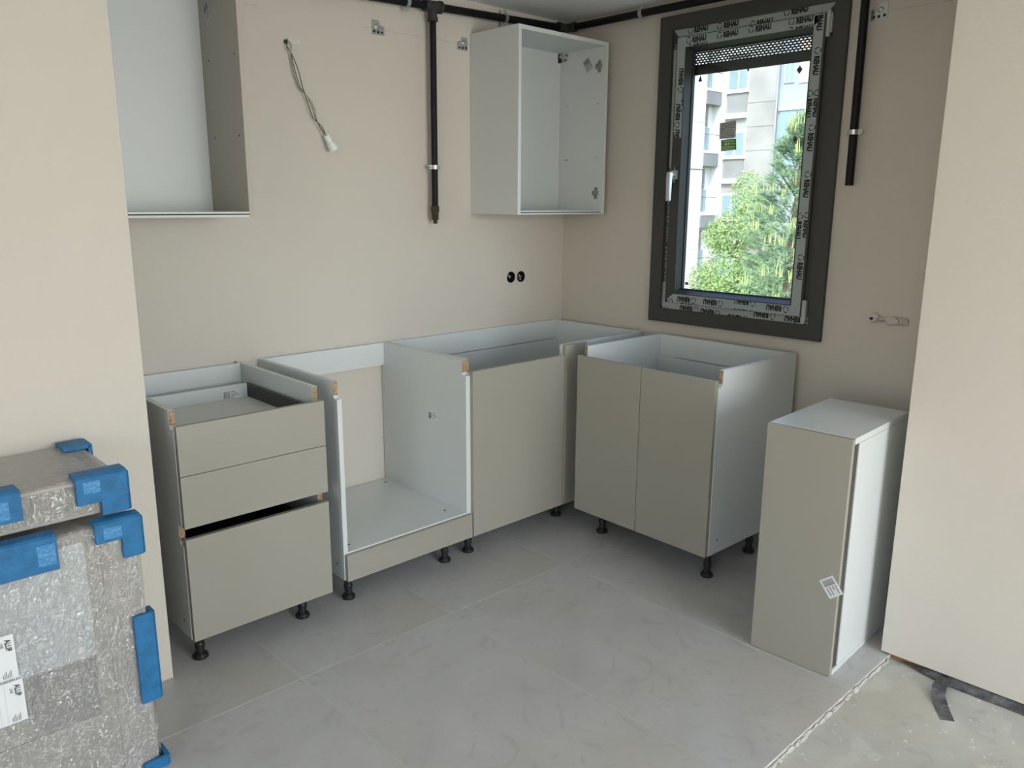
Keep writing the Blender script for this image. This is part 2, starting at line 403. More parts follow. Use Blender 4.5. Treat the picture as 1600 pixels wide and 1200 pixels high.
# partition at the left
struct('wall_left_partition', BX((-6.3, -.598, -.1), (-2.39, -.46, ZC), .0015), 'wall', 'beige wall behind the wrapped packages')
struct('wall_left_niche', BX((-2.72, -.46, -.1), (-2.62, .02, ZC), 0), 'wall')
struct('wall_left', abox(abox(abox(abox(NB(), (-6.3, -.6, -.1), (-6.15, -2.7, ZC)), (-6.3, -4.5, -.1), (-6.15, -6.4, ZC)), (-6.3, -2.7, -.1), (-6.15, -4.5, .45)), (-6.3, -2.7, 2.15), (-6.15, -4.5, ZC)), 'wall')
struct('wall_front', abox(abox(abox(NB(), (-6.3, -6.55, -.1), (-2.95, -6.35, ZC)), (-.75, -6.55, -.1), (.26, -6.35, ZC)), (-2.95, -6.55, 2.25), (-.75, -6.35, ZC)), 'wall')
struct('floor_slab', BX((-6.3, -6.5, -.3), (.3, .3, -.12), 0), 'screed')
# faint pencil levelling lines on the walls
rects_pl = NB(); abox(rects_pl, (-1.21, -.0004, 2.1505), (-.66, .0, 2.1515)); abox(rects_pl, (-1.72, -.0004, 2.155), (-1.66, 0, 2.156))
put('pencil_line', rects_pl, 'pencil', wb)
put('pencil_line', BX((-.0004, -1.475, 2.1475), (0, -1.98, 2.1485), 0), 'pencil', wr)

# ------------------------------------------------------------------ kitchen base cabinets
NOTCH_D, NOTCH_H, T = .026, .058, .018
def side_profile(d, zb, zt, notches):
    """outline (y,z) of a cabinet side: front at y=0, notches = list of (z_low, z_high)"""
    P = [(d, zb), (d, zt)]
    for z0, z1 in sorted(notches, reverse=True):
        if z1 >= zt-1e-4: P += [(NOTCH_D, zt)]
        else: P += [(0, z1), (NOTCH_D-.008, z1), (NOTCH_D-.002, z1-.003), (NOTCH_D, z1-.01)]
        P += [(NOTCH_D, z0+.012), (NOTCH_D-.003, z0+.005), (NOTCH_D-.01, z0), (0, z0)]
    if not notches: P += [(0, zt)]
    P += [(0, zb)]
    return P
def side_panel(root, x, d, zb, zt, notches, inset=0.):
    bm = prism(NB(), side_profile(d, zb, zt, notches), 0, x, x+T, .0006)
    o = put('side_panel', bm, 'white', root)
    for z0, z1 in notches:
        put('chipboard_edge', BX((x+.0008, NOTCH_D-.0012, z0+.010), (x+T-.0008, NOTCH_D+.001, min(z1, zt)-.001), 0), 'core', o)
    return o
def leg(root, x, y, top, h):
    bm = lathe(NB(), [(.014, 0), (.014, h)], (x, y, top-h), n=16)
    lathe(bm, [(.020, 0), (.020, .006), (.016, .012)], (x, y, top-.012), n=16)
    lathe(bm, [(.0165, 0), (.0165, .012), (.0145, .016)], (x, y, top-h*.62), n=16)
    o = put('leg', bm, 'black', root, smooth=False)
    put('foot', lathe(NB(), [(.024, 0), (.0255, .003), (.0255, .009), (.022, .014), (.017, .019)], (x, y, top-h), n=20), 'black', o)
    return o
def cap(parent, a, d, r=.0045, m='greyink', world=False):
    return put('screw_cap', cyl(NB(), a, tuple(Vector(a)+Vector(d)*.0012), r, 12), m, parent, world=world)
def front(name, root, x0, x1, z0, z1, y0=-.0193, m='front'):
    return put(name, BX((x0, y0, z0), (x1, y0+T, z1), .0009), m, root)

# --- drawer cabinet
ax0, ayf, w, d, zb, zt = -2.3234, -.5987, .4986, .593, .1002, .8456
A = thing('drawer_cabinet', 'narrow floor cabinet with three beige drawer fronts, the top drawer open above', 'cabinet', (ax0, ayf, 0), R(-.13), 'kitchen base cabinets')
nt = [(zt-NOTCH_H, zt), (.417, .481)]
side_panel(A, 0, d, zb, zt, nt); side_panel(A, w-T, d, zb, zt, nt)
put('bottom_panel', BX((T, .0, zb), (w-T, d-.002, zb+T)), 'white', A)
put('back_rail', BX((T, d-T-.002, zt-.1), (w-T, d-.002, zt)), 'white', A)
put('back_panel', BX((T, d-.035, zb+T), (w-T, d-.030, zt-.1)), 'white', A)
fr = [(.6461, .8026), (.4785, .6443), (.1005, .4431)]
for i, (z0, z1) in enumerate(fr):
    dr = front('drawer', A, .002, w-.002, z0, z1)
    q0 = z0+(.074 if i < 2 else .06); hh = .064 if i < 2 else .2
    by = d-.11
    put('drawer_bottom', BX((T+.02, .0, q0), (w-T-.02, by, q0+.014)), 'drawer', dr)
    put('drawer_back', BX((T+.02, by, q0), (w-T-.02, by+.016, q0+hh)), 'white' if i == 0 else 'darkmetal', dr)
    for x in (T+.006, w-T-.019): put('drawer_runner', BX((x, .001, q0-.006), (x+.0125, by+.016, q0+hh-.002), .001), 'darkmetal', dr)
sticker(A, (-1.925, -.1176, .7505), (1, 0, 0), (0, 0, 1), .075, .036)
cap(A, (0, .05, .15), (-1, 0, 0)); cap(A, (w*.5, .3, zb), (0, 0, -1))
put('wood_dowel', cyl(NB(), (w-T-.01, d-.004, zt), (w-T-.01, d-.004, zt+.006), .005, 10), 'core', A)
for x, y in ((.043, .056), (w-.080, .067), (.05, d-.06), (w-.05, d-.06)): leg(A, x, y, zb, zb)

# --- open oven cabinet
bx, byf, zb, zt = -1.7569, -.5865, .1082, .849
w, d = .6, .583
B = thing('oven_housing_cabinet', 'open floor cabinet without doors, white shelf floor and low beige kick front', 'cabinet', (bx, byf, 0), 0, 'kitchen base cabinets')
nt = [(zt-.062, zt)]
side_panel(B, 0, d, zb, zt, nt); sr = side_panel(B, w-T, d, zb, zt, nt)
FZ = .2146
put('shelf_floor', BX((T, 0, FZ-T), (w-T, d-.002, FZ)), 'white', B)
put('bottom_panel', BX((T, .0, zb), (w-T, .1, zb+T)), 'white', B)
put('back_rail', BX((T, d-T-.002, zt-.1), (w-T, d-.002, zt)), 'white', B)
put('fascia', BX((.003, -.0185, zb), (w-.003, -.0005, FZ-.005), .0009), 'front', B)
for x, y in ((.055, .055), (w-.07, .08), (.04, d-.05), (w-.05, d-.05)): cap(B, (x, y, FZ), (0, 0, 1), .006)
cap(B, (0, .047, .16), (-1, 0, 0))
sticker(B, (-1.1752, -.3705, .5817), (0, -1, 0), (0, 0, 1), .066, .036, rot=0)
for x, y in ((.050, .063), (w-.085, .066), (.05, d-.06), (w-.05, d-.06)): leg(B, x, y, zb, zb)

# --- corner cabinet
cx, w = -1.1565, 1.0995
C = thing('corner_cabinet', 'wide corner floor cabinet with one beige door, open top, in the room corner', 'cabinet', (cx, byf, 0), 0, 'kitchen base cabinets')
side_panel(C, 0, d, zb, zt, nt); side_panel(C, w-T, d, zb, zt, [])
put('bottom_panel', BX((T, .0, zb), (w-T, d-.002, zb+T)), 'white', C)
put('back_rail', BX((T, d-T-.002, zt-.1), (w-T, d-.002, zt)), 'white', C)
put('back_panel', BX((T, d-.035, zb+T), (w-T, d-.030, zt-.1)), 'white', C)
put('blind_panel', BX((.538, .0005, zb+T+.0005), (w-T, T, zt)), 'white', C)
front('door', C, .003, .5345, zb, zt-.044, -.0185)
front('filler_panel', C, .538, .679, zb, zt-.001, -.0185)
for x, y in ((.048, .074), (.62, .1), (w-.05, .06), (.05, d-.06), (w-.05, d-.06)): leg(C, x, y, zb, zb)

# --- two door cabinet under the window
zb, zt, w, d = .1217, .8553, .6983, .553
D = thing('two_door_cabinet', 'floor cabinet with two beige doors and open top, standing under the window', 'cabinet', (-.6168, -.6911, 0), R(-90)-.024, 'kitchen base cabinets')
nt = [(zt-.062, zt)]
side_panel(D, 0, d, zb, zt, nt); side_panel(D, w-T, d, zb, zt, nt)
put('bottom_panel', BX((T, .0, zb), (w-T, d-.002, zb+T)), 'white', D)
put('back_rail', BX((T, d-T-.002, zt-.1), (w-T, d-.002, zt)), 'white', D)
put('back_panel', BX((T, d-.035, zb+T), (w-T, d-.030, zt-.1)), 'white', D)
put('back_upright', BX((T, d-.030, zb+T), (T+.08, d-.012, zt-.1)), 'white', D)
front('door', D, .002, w/2-.0015, zb, zt-.037); front('door', D, w/2+.0015, w-.002, zb, zt-.037)
cap(D, (w, .055, .175), (1, 0, 0))
for x, y in ((.075, .09), (w-.05, .075), (w-.065, d-.15), (.06, d-.08)): leg(D, x, y, zb, zb)

# --- narrow cabinet standing on the tiles at the right
w, d, h = .2706, .462, .7808
E_ = thing('narrow_cabinet', 'narrow tall cabinet with a beige door standing straight on the tiles by the right wall', 'cabinet', (-.894, -1.7349, 0), R(-90)+.0396, 'loose wall units')
dt = .0185
put('door', BX((.0, 0, .0015), (w-.001, dt-.001, h-.001), .0009), 'front', E_)
tp = put('top_panel', BX((0, dt, h-T-.002), (w, d, h), .0008), 'white', E_)
put('bottom_panel', BX((0, dt, 0), (w, d, T), .0008), 'white', E_)
put('side_panel', BX((0, dt+.001, T), (T, d, h-T-.002), .0008), 'white', E_)
put('side_panel', BX((w-T, dt+.037, T+.0005), (w-.0005, d, h-T-.0035), .0008), 'white', E_)
put('gap_shade_strip', BX((w-T-.01, dt+.001, T+.0005), (w-.004, dt+.0365, h-T-.0035), .0008), 'gapshade', E_)  # shade of the gap behind the door, set in as a dark strip
put('back_panel', BX((T, d-.006, T), (w-T, d-.001, h-T-.002), 0), 'white', E_)
s = sticker(E_, (w-.022, -.0002, .302), (1, 0, 0), (0, 0, 1), .062, .05, rot=-52, world=False)

# ------------------------------------------------------------------ wall cabinets
def wall_cabinet(root, x0, x1, yf, z0, z1, inner='white', right='white'):
    y1 = -.0015
    put('side_panel', BX((x0, yf, z0), (x0+T, y1, z1), .0006), 'white', root, world=True)
    r = put('side_panel', BX((x1-T, yf, z0), (x1, y1, z1), .0006), right, root, world=True)
    put('top_panel', BX((x0+T, yf+.0005, z1-T), (x1-T, y1, z1-.0003), .0004), 'white', root, world=True)
    bm = abox(NB(), (x0+T, yf+.013, z0+.0005), (x1-T, y1, z0+T), 0)
    abox(bm, (x0+T, yf+.0005, z0+.0118), (x1-T, yf+.013, z0+T), 0); abox(bm, (x0+T, yf+.0005, z0+.0005), (x1-T, yf+.013, z0+.0078), 0)
    b = put('bottom_panel', bm, 'white', root, world=True)
    put('grip_groove', BX((x0+T, yf+.008, z0+.0078), (x1-T, yf+.0129, z0+.0118), 0), 'gasket', b, world=True)
    put('back_panel', BX((x0+T, y1-.022, z0+T), (x1-T, y1-.017, z1-T), 0), inner, root, world=True)
    return r
F = thing('corner_wall_cabinet', 'white open wall cabinet hung in the corner beside the window, hinge plates inside', 'cabinet', (-.346, -.16, 1.4032), 0, 'wall cabinets')
r = wall_cabinet(F, -.6421, -.0501, -.3203, 1.4032, 2.1985)
XI = -.0681
def hinge_plate(p, y, z):
    bm = abox(NB(), (XI-.002, y-.009, z-.028), (XI, y+.009, z+.028), .002)
    abox(bm, (XI-.012, y-.018, z-.011), (XI-.002, y+.018, z+.011), .003)
    for dz in (-.021, .021): cyl(bm, (XI-.002, y, z+dz), (XI-.004, y, z+dz), .0045, 10)
    put('hinge_plate', bm, 'darkzinc', p, world=True)
hinge_plate(r, -.281, 2.094); hinge_plate(r, -.279, 1.505)
bm = abox(NB(), (XI-.002, -.076, 2.138), (XI, -.026, 2.176), .001); abox(bm, (XI-.014, -.038, 2.158), (XI-.002, -.026, 2.172), .001)
hb = put('hanging_bracket', bm, 'zinc', F, world=True)
put('bracket_hook', BX((XI-.018, -.026, 2.136), (XI, -.023, 2.178), 0), 'gasket', hb, world=True)
for dy, dz in ((-.034, 2.166), (-.066, 2.169), (-.058, 2.147)): put('bracket_screw', cyl(NB(), (XI-.002, dy, dz), (XI-.0035, dy, dz), .0045, 10), 'gasket', hb, world=True)
sticker(F, (XI-.0003, -.207, 2.108), (0, -1, 0), (0, 0, 1), .062, .045, rot=-60, m='greylabel')
for y, z in ((-.2799, 1.925), (-.0782, 1.9256), (-.281, 1.674), (-.072, 1.669), (-.082, 1.669)): cap(F, (XI, y, z), (-1, 0, 0), .0028, 'ink', True)
put('adjuster_cover', BX((-.626, -.312, 2.118), (-.6235, -.300, 2.134), .0005), 'pvc', F, world=True)

G = thing('left_wall_cabinet', 'open wall cabinet at the upper left with a white back and beige right side', 'cabinet', (-2.19, -.15, 1.4032), 0, 'wall cabinets')
r = wall_cabinet(G, -2.49, -1.8833, -.3149, 1.4032, 2.1985, right='sidebeige')
sticker(G, (-1.9018, -.0965, 2.082), (0, -1, 0), (0, 0, 1), .070, .046, rot=-62, m='greylabel')
for y, z in ((-.2788, 1.93), (-.0827, 1.9307), (-.276, 1.6714), (-.0886, 1.6728)): cap(G, (-1.9013, y, z), (-1, 0, 0), .003, 'ink', True)

# ------------------------------------------------------------------ window
WN = thing('window_1', 'dark framed tilt and turn window with printed protective film and half raised shutter', 'window', (0, -1.03, .9), kind='structure')
def ring(bm, u0, u1, z0, z1, wt, wb_, wl, wr_, x0, x1):
    """rectangular frame, u = -y; outer box minus inner, depth x0..x1, mitred"""
    o = [(u0, z0), (u1, z0), (u1, z1), (u0, z1)]; i = [(u0+wl, z0+wb_), (u1-wr_, z0+wb_), (u1-wr_, z1-wt), (u0+wl, z1-wt)]
    t = bmesh.new()
    V = [[t.verts.new((x, -u, z)) for u, z in L] for x in (x0, x1) for L in (o, i)]
    for k in range(4):
        j = (k+1) % 4
        t.faces.new((V[0][k], V[0][j], V[1][j], V[1][k])); t.faces.new((V[2][k], V[3][k], V[3][j], V[2][j]))
        t.faces.new((V[0][k], V[2][k], V[2][j], V[0][j])); t.faces.new((V[1][k], V[1][j], V[3][j], V[3][k]))
    bmesh.ops.recalc_face_normals(t, faces=t.faces); join(bm, t); return bm
def bead(bm, a, b, xa, xb):
    """sloping bead from rectangle a (u0,z0,u1,z1) at depth xa to rectangle b at depth xb, solid"""
    t = bmesh.new()
    def L(r, x): return [t.verts.new((x, -u, z)) for u, z in ((r[0], r[1]), (r[2], r[1]), (r[2], r[3]), (r[0], r[3]))]
    A1, B1, A2 = L(a, xa), L(b, xb), L(a, xb)
    for k in range(4):
        j = (k+1) % 4
        t.faces.new((A1[k], A1[j], B1[j], B1[k])); t.faces.new((B1[k], B1[j], A2[j], A2[k])); t.faces.new((A2[k], A2[j], A1[j], A1[k]))
    bmesh.ops.recalc_face_normals(t, faces=t.faces); join(bm, t); return bm
put('casing', ring(NB(), .594, 1.4655, .9035, 2.2700, .0605, .0635, .0665, .0575, -.020, -.0005), 'frame', WN, world=True)
fo = put('window_frame', ring(NB(), .656, 1.409, .961, 2.2130, .05, .05, .045, .045, -.006, .115), 'frame', WN, world=True)
SU0, SU1, SZ0, SZ1 = .6890, 1.3790, .9985, 2.1745
IU0, IU1, IZ0, IZ1 = .7400, 1.3240, 1.0445, 2.1285
sa = put('sash', ring(NB(), SU0, SU1, SZ0, SZ1, SZ1-IZ1, IZ0-SZ0, IU0-SU0, SU1-IU1, -.021, .045), 'frame', WN, world=True)
put('glazing_bead', bead(NB(), (IU0, IZ0, IU1, IZ1), (IU0+.010, IZ0+.018, IU1-.010, IZ1-.016), -.0195, .024), 'frame', sa, world=True)
put('gasket', ring(NB(), IU0+.008, IU1-.008, IZ0+.016, IZ1-.014, .005, .005, .005, .005, .020, .034), 'gasket', sa, world=True)
put('pane', BX((.028, -IU0-.012, IZ0+.018), (.032, -IU1+.012, IZ1-.018), 0), 'glass', WN, world=True)
# shutter box guides and perforated slats
bm = abox(NB(), (.088, -.672, 1.0), (.118, -.6985, 2.17)); abox(bm, (.088, -1.345, 1.0), (.118, -1.363, 2.17))
put('shutter_guide', bm, 'frame', WN, world=True)
put('outer_sill', BX((.045, -.63, .985), (.30, -1.42, 1.0), 0), 'silver', WN, world=True)
SHX0, SHX1 = .098, .104
zz = 2.026
put('shutter_end_slat', BX((SHX0-.002, -.700, zz), (SHX1+.002, -1.350, zz+.040), .001), 'frame', WN, world=True)
z = zz+.040
row = 0
while z < 2.175:
    # one slat: two rows of staggered slots cut clean through
    bm = NB(); bar = .0048; slot = .0054
    zc = z
    for k in range(2):
        abox(bm, (SHX0, -.700, zc), (SHX1, -1.350, zc+bar)); u = .700+(.0090 if (row+k) % 2 else 0)
        while u < 1.350:
            abox(bm, (SHX0+.0005, -u, zc+bar), (SHX1-.0005, -min(u+.0060, 1.35), zc+bar+slot)); u += .0180
        zc += bar+slot
    sl = put('shutter_slat', bm, 'frame', WN, world=True); row += 2; z = zc
put('shutter_box', BX((.085, -.66, 2.176), (.26, -1.405, 2.215), 0), 'frame', WN, world=True)
put('shutter_stop', lathe(NB(), [(.004, 0), (.004, .012)], (.095, -.985, 2.015), n=10), 'gasket', WN, world=True)
# hinge covers, handle
put('hinge_cover', abox(abox(NB(), (-.030, -1.3835, 2.085), (-.012, -1.3975, 2.182), .003), (-.024, -1.3975, 2.10), (-.008, -1.4035, 2.17), .001), 'hinge', sa, world=True)
put('hinge_cover', abox(abox(NB(), (-.034, -1.3825, .985), (-.012, -1.3995, 1.070), .004), (-.028, -1.3835, .972), (-.010, -1.396, .985), .002), 'hinge', sa, world=True)
hy, hz = -.7135, 1.584
bm = NB(); t = bmesh.new(); bmesh.ops.create_cube(t, size=1); bmesh.ops.scale(t, vec=(.012, .030, .068), verts=t.verts)
bmesh.ops.bevel(t, geom=[e for e in t.edges if abs((e.verts[0].co-e.verts[1].co).x) > .005], offset=.0145, segments=6, affect='EDGES')
bmesh.ops.translate(t, vec=(-.027, hy, hz), verts=t.verts); join(bm, t)
hd = put('handle', bm, 'silver', sa, world=True)
bm = cyl(NB(), (-.033, hy, hz), (-.062, hy, hz), .0095, 16)
prism(bm, [(-.075, hz+.012), (-.052, hz+.012), (-.055, hz-.02), (-.060, hz-.118), (-.074, hz-.118), (-.078, hz-.02)], 1, hy-.011, hy+.011, .003)
put('handle_grip', bm, 'silver', hd, world=True)

# printed film strips
wd, lg = word('REHAU', .07, .72), logo_ring()
WL = max(v[0] for v in wd[0])
def film(name, u0, v0, u1, v1, x, items, h=.0255, corners=None, speck=False):
    """a strip of film on plane x; items = (u, v, rot) of logo plus word, clipped to the strip"""
    poly = corners or [(u0, v0), (u1, v0), (u1, v1), (u0, v1)]
    bm = NB(); prism_pts = [(-u, v) for u, v in poly]
    prism(bm, prism_pts, 0, x-.0006, x)
    o = put(name, bm, 'film', WN, world=True)
    bm = NB(); to3 = lambda u, v: (x-.0009, -u, v)
    for (u, v, rot) in items:
        c, s = math.cos(R(rot)), math.sin(R(rot))
        flat(bm, lg, u, v, h*1.12, rot, to3, (u0, v0, u1, v1))
        o_ = h*1.28
        flat(bm, wd, u+c*o_, v+s*o_, h, rot, to3, (u0, v0, u1, v1))
    if bm.verts: put('lettering', bm, 'ink', o, world=True)
    else: bm.free()
    return o
# frame strips
film('protective_film', .6610, 2.1750, 1.4080, 2.2095, -.006, [(.735, 2.1830, 2), (.883, 2.1800, 2), (1.040, 2.1650, 2), (1.190, 2.1880, 2)], corners=[(.6900, 2.1750), (1.372, 2.1750), (1.4080, 2.2095), (.6610, 2.2095)])
film('protective_film', .6610, .9675, 1.4080, .9985, -.006, [(.700, .977, 180), (.868, .990, 180), (.983, .986, 180), (1.125, .975, 180), (1.255, 1.000, 180), (1.400, .996, 180)])
bm = NB(); rr = random.Random(11)
prism(bm, [(-.6615, .999), (-.6885, .999), (-.6885, 1.10), (-.6615, 1.09)], 0, -.0066, -.006)
prism(bm, [(-.6680, 1.62), (-.6885, 1.60), (-.6885, 2.12), (-.6640, 2.13)], 0, -.0066, -.006)
fl = put('protective_film', bm, 'film', WN, world=True)
bm = NB(); L = []
z = 1.08
while z < 2.15:
    if not 1.46 < z < 1.62 or rr.random() < .5: L.append((rr.uniform(.667, .672), z, rr.uniform(.683, .688), z+rr.choice((.0025, .004))))
    z += rr.choice((.007, .009, .011, .03 if rr.random() < .15 else .008))
rects(bm, L, lambda u, v: (-.0069, -u, v)); put('film_remnant', bm, 'greylabel', fl, world=True)
# sash strips
XS = -.021
film('protective_film', SU0+.004, 2.1295, SU1-.004, 2.1715, XS, [(.738, 2.1405, 1.5), (.893, 2.1405, 1.5), (1.044, 2.1425, 1.5), (1.222, 2.1470, 1.5), (.746, 2.1110, 1.5), (1.222, 2.1120, 1.5)], corners=[(.735, 2.1295), (1.326, 2.1295), (1.375, 2.1715), (.693, 2.1715)])
film('protective_film', SU0+.005, 1.745, IU0-.004, 2.130, XS, [(.7330, 1.940, 90), (.7250, 1.790, 90), (.7270, 1.680, 90), (.7550, 1.850, 90)], corners=[(.694, 1.775), (.705, 1.745), (.7360, 1.747), (.7350, 2.1295), (.693, 2.1700)])
film('protective_film', 1.3300, 1.000, 1.3700, 2.168, XS, [(1.340, 2.215, -90), (1.3400, 2.052, -90), (1.3540, 1.895, -90), (1.3230, 1.895, -90), (1.3420, 1.765, -90), (1.3420, 1.585, -90), (1.3545, 1.425, -90), (1.3220, 1.420, -90), (1.3420, 1.255, -90)])
film('protective_film', .694, 1.0000, 1.375, 1.0405, XS, [(.735, 1.0180, 180), (.862, 1.0330, 180), (1.005, 1.0330, 180), (1.165, 1.0490, 180), (.880, 1.0050, 180), (1.320, 1.0370, 180), (1.160, 1.0040, 180)], corners=[(.706, 1.0000), (1.330, 1.0000), (1.330, 1.0405), (.735, 1.0405), (.700, 1.0150)])
# stickers on the glass
def glass_poly(name, pts, m):
    o = put(name, prism(NB(), [(-u, v) for u, v in pts], 0, .0270, .0278), m, WN, world=True); return o
for u, v in ((1.2586, 1.9844), (1.2632, 1.7145)):
    o = glass_poly('corner_mark', [(u-.013, v), (u, v-.017), (u+.013, v), (u, v+.017)], 'greyink')
    bm = NB(); rects(bm, [(u-.004, v-.006, u-.001, v+.006), (u+.001, v-.006, u+.004, v+.006), (u-.004, v-.0015, u+.004, v+.0015)], lambda a, b: (.0268, -a, b)); put('mark_print', bm, 'ink', o, world=True)
glass_poly('corner_mark', [(.7785, 1.985), (.7985, 1.985), (.789, 2.012)], 'ink')
glass_poly('corner_mark', [(.765, 1.083), (.782, 1.083), (.782, 1.096), (.765, 1.096)], 'greyink')
gs = glass_poly('green_sticker', [(.9170, 1.6815), (.9925, 1.6855), (.9880, 1.7330), (.9130, 1.7300)], 'green')
gs['label'] = 'green printed sticker on the glass'
bm = NB(); L = [(.925, 1.722, .98, 1.7245), (.933, 1.706, .945, 1.716), (.948, 1.708, .958, 1.716), (.963, 1.710, .985, 1.7125), (.922, 1.698, .98, 1.7005), (.922, 1.692, .985, 1.694), (.922, 1.6865, .975, 1.6885)]
rects(bm, L, lambda a, b: (.0267, -a, b)); put('sticker_print', bm, 'label', gs, world=True)
gp = glass_poly('grey_sticker', [(.9050, 1.7330), (.9860, 1.7360), (.9830, 1.8100), (.9020, 1.8010)], 'greylabel')
bm = NB(); rr = random.Random(2); L = []
for k in range(10):
    u = .909
    while u < .972:
        q = rr.uniform(.004, .016); L.append((u, 1.738+k*.0066, min(u+q, .979), 1.7412+k*.0066)); u += q+.003
rects(bm, L, lambda a, b: (.0267, -a, b)); put('sticker_print', bm, 'greyink', gp, world=True)

# ------------------------------------------------------------------ pipes
def clamp(root, c, axis, r, wall):
    """pipe clip: band round the pipe, two ears, standoff to the wall. axis = pipe direction, wall = direction to the wall"""
    c = Vector(c); a = Vector(axis); w_ = Vector(wall); s = a.cross(w_)
    bm = lathe(NB(), [(r+.001, -.0085), (r+.0042, -.0085), (r+.0042, .0085), (r+.001, .0085)], c, a, 24)
    for k in (-1, 1):
        p = c+s*k*(r+.004); q = c+s*k*(r+.017)
        t = bmesh.new(); bmesh.ops.create_cube(t, size=1)
        e = s*.016+w_*.004+a*.017; bmesh.ops.scale(t, vec=[max(abs(x), .003) for x in e], verts=t.verts); bmesh.ops.translate(t, vec=(p+q)/2, verts=t.verts); join(bm, t)
        cyl(bm, (p+q)/2-w_*.007, (p+q)/2+w_*.004, .0038, 8)
    o = put('pipe_clamp', bm, 'zinc', root, world=True)
    return o
PH = thing('gas_pipe', 'long black pipe under the ceiling running round the corner, with the pipe hanging from it', 'pipe', (-.9, -.045, 2.275))
yb = -.045; Z0 = 2.262
def zl(x): return 2.285+(x+.47)*.035              # slight fall along the back wall
tee = (-.888, yb, zl(-.888))
bm = tube(NB(), [(-2.55, yb, zl(-2.55)), (-.06, yb, zl(-.10))], .0165, 16)
put('wall_pipe_run', bm, 'blackpipe', PH, world=True, smooth=False)
put('corner_elbow', lathe(tube(NB(), smoothpts([(-.105, yb, 2.298), (-.062, -.047, 2.299), (-.047, -.062, 2.299), (-.045, -.105, 2.299)], 5), .0205, 16), [(.0235, 0), (.0235, .016)], (-.112, yb, 2.298), (1, 0, 0), 18), 'iron', PH, world=True)
put('window_wall_pipe_run', tube(NB(), [(-.045, -.09, 2.299), (-.045, -2.05, 2.300)], .0165, 16), 'blackpipe', PH, world=True)
put('elbow_collar', lathe(NB(), [(.0235, 0), (.0235, .016)], (-.045, -.100, 2.299), (0, 1, 0), 18), 'iron', PH, world=True)
bm = cyl(NB(), (tee[0]-.036, yb, zl(tee[0]-.036)), (tee[0]+.036, yb, zl(tee[0]+.036)), .0215, 20)
lathe(bm, [(.026, 0), (.026, .012)], (tee[0]-.045, yb, tee[2]-.001), (1, 0, 0), 20); lathe(bm, [(.026, 0), (.026, .012)], (tee[0]+.034, yb, tee[2]+.001), (1, 0, 0), 20)
lathe(bm, [(.021, 0), (.019, .03), (.019, .045), (.0225, .045), (.0225, .06)], tee, (0, 0, -1), 20)
put('tee_fitting', bm, 'iron', PH, world=True, smooth=False)
put('drop_pipe', cyl(NB(), (tee[0], yb, tee[2]-.04), (tee[0]-.003, yb, 1.432), .0142, 16), 'blackpipe', PH, world=True)
bm = lathe(NB(), [(.0145, 0), (.0185, .002), (.0185, .026), (.0150, .030), (.0150, .036), (.0165, .038), (.0165, .042), (.012, .044), (.016, .048), (.0165, .058), (.011, .062), (.0095, .064), (.0095, .078)], (tee[0]-.003, yb, 1.440), (0, 0, -1), 12)
put('end_fitting', bm, 'rust', PH, world=True)
clamp(PH, (tee[0]-.002, yb, 1.6075), (0, 0, 1), .0142, (0, 1, 0))
clamp(PH, (-1.022, yb, zl(-1.022)), (1, 0, 0), .0165, (0, 1, 0))
clamp(PH, (-.468, yb, zl(-.468)), (1, 0, 0), .0165, (0, 1, 0))
clamp(PH, (-.045, -.505, 2.299), (0, 1, 0), .0165, (1, 0, 0))
P2 = thing('cut_pipe', 'short black pipe with a cut end hanging on the wall right of the window', 'pipe', (-.035, -1.53, 1.6))
X2 = -.032
bm = lathe(NB(), [(.0155, 0), (.0155, .74), (.0001, .7401)], (X2, -1.533, 1.527), (0, .006, 1), 18)
pp = put('pipe_body', bm, 'blackpipe', P2, world=True)
clamp(P2, (X2, -1.531, 1.724), (0, 0, 1), .0155, (1, 0, 0))
bm = cyl(NB(), (0, -1.531, 1.724), (-.020, -1.531, 1.724), .005, 10); put('clamp_stud', bm, 'zinc', P2, world=True)

# ------------------------------------------------------------------ wall brackets
def bracket(loc, axis_u, nrm, label, flip=1):
    b = thing('hanging_plate', label, 'bracket', loc, 0, 'cabinet hanging plates')
    u = Vector(axis_u); n = Vector(nrm); c = Vector(loc)
    P = [(-.030, -.028), (.030, -.028), (.030, .006), (.008, .010), (.006, .028), (-.030, .028)]
    if flip < 0: P = [(-a, z_) for a, z_ in P]
    t = bmesh.new(); A_ = [t.verts.new(c+u*a+Vector((0, 0, z_))) for a, z_ in P]; B_ = [t.verts.new(c+u*a+Vector((0, 0, z_))+n*.003) for a, z_ in P]
    t.faces.new(A_); t.faces.new(B_[::-1])
    for i in range(6): t.faces.new((A_[i], B_[i], B_[(i+1) % 6], A_[(i+1) % 6]))
    bmesh.ops.recalc_face_normals(t, faces=t.faces)
    p = put('plate', t, 'zinc', b, world=True)
    bm = NB()
    for a, z_, r_ in ((-.020*flip, -.016, .0055), (.0, -.018, .0055), (.018*flip, -.018, .0045)):
        cyl(bm, c+u*a+Vector((0, 0, z_))+n*.003, c+u*a+Vector((0, 0, z_))+n*.0045, r_, 10)
    put('plate_hole', bm, 'gasket', p, world=True)
    q = c+u*(-.006*flip)+Vector((0, 0, .004))
    put('hook_lip', lathe(NB(), [(.010, 0), (.011, .006), (.006, .010)], q+n*.002, n, 14), 'zinc', b, world=True)
bracket((-1.1405, -.0005, 2.1560), (1, 0, 0), (0, -1, 0), 'zinc plate screwed to the back wall, left of the drop pipe')
bracket((-.688, -.0005, 2.1520), (1, 0, 0), (0, -1, 0), 'zinc plate on the back wall beside the corner wall cabinet', -1)
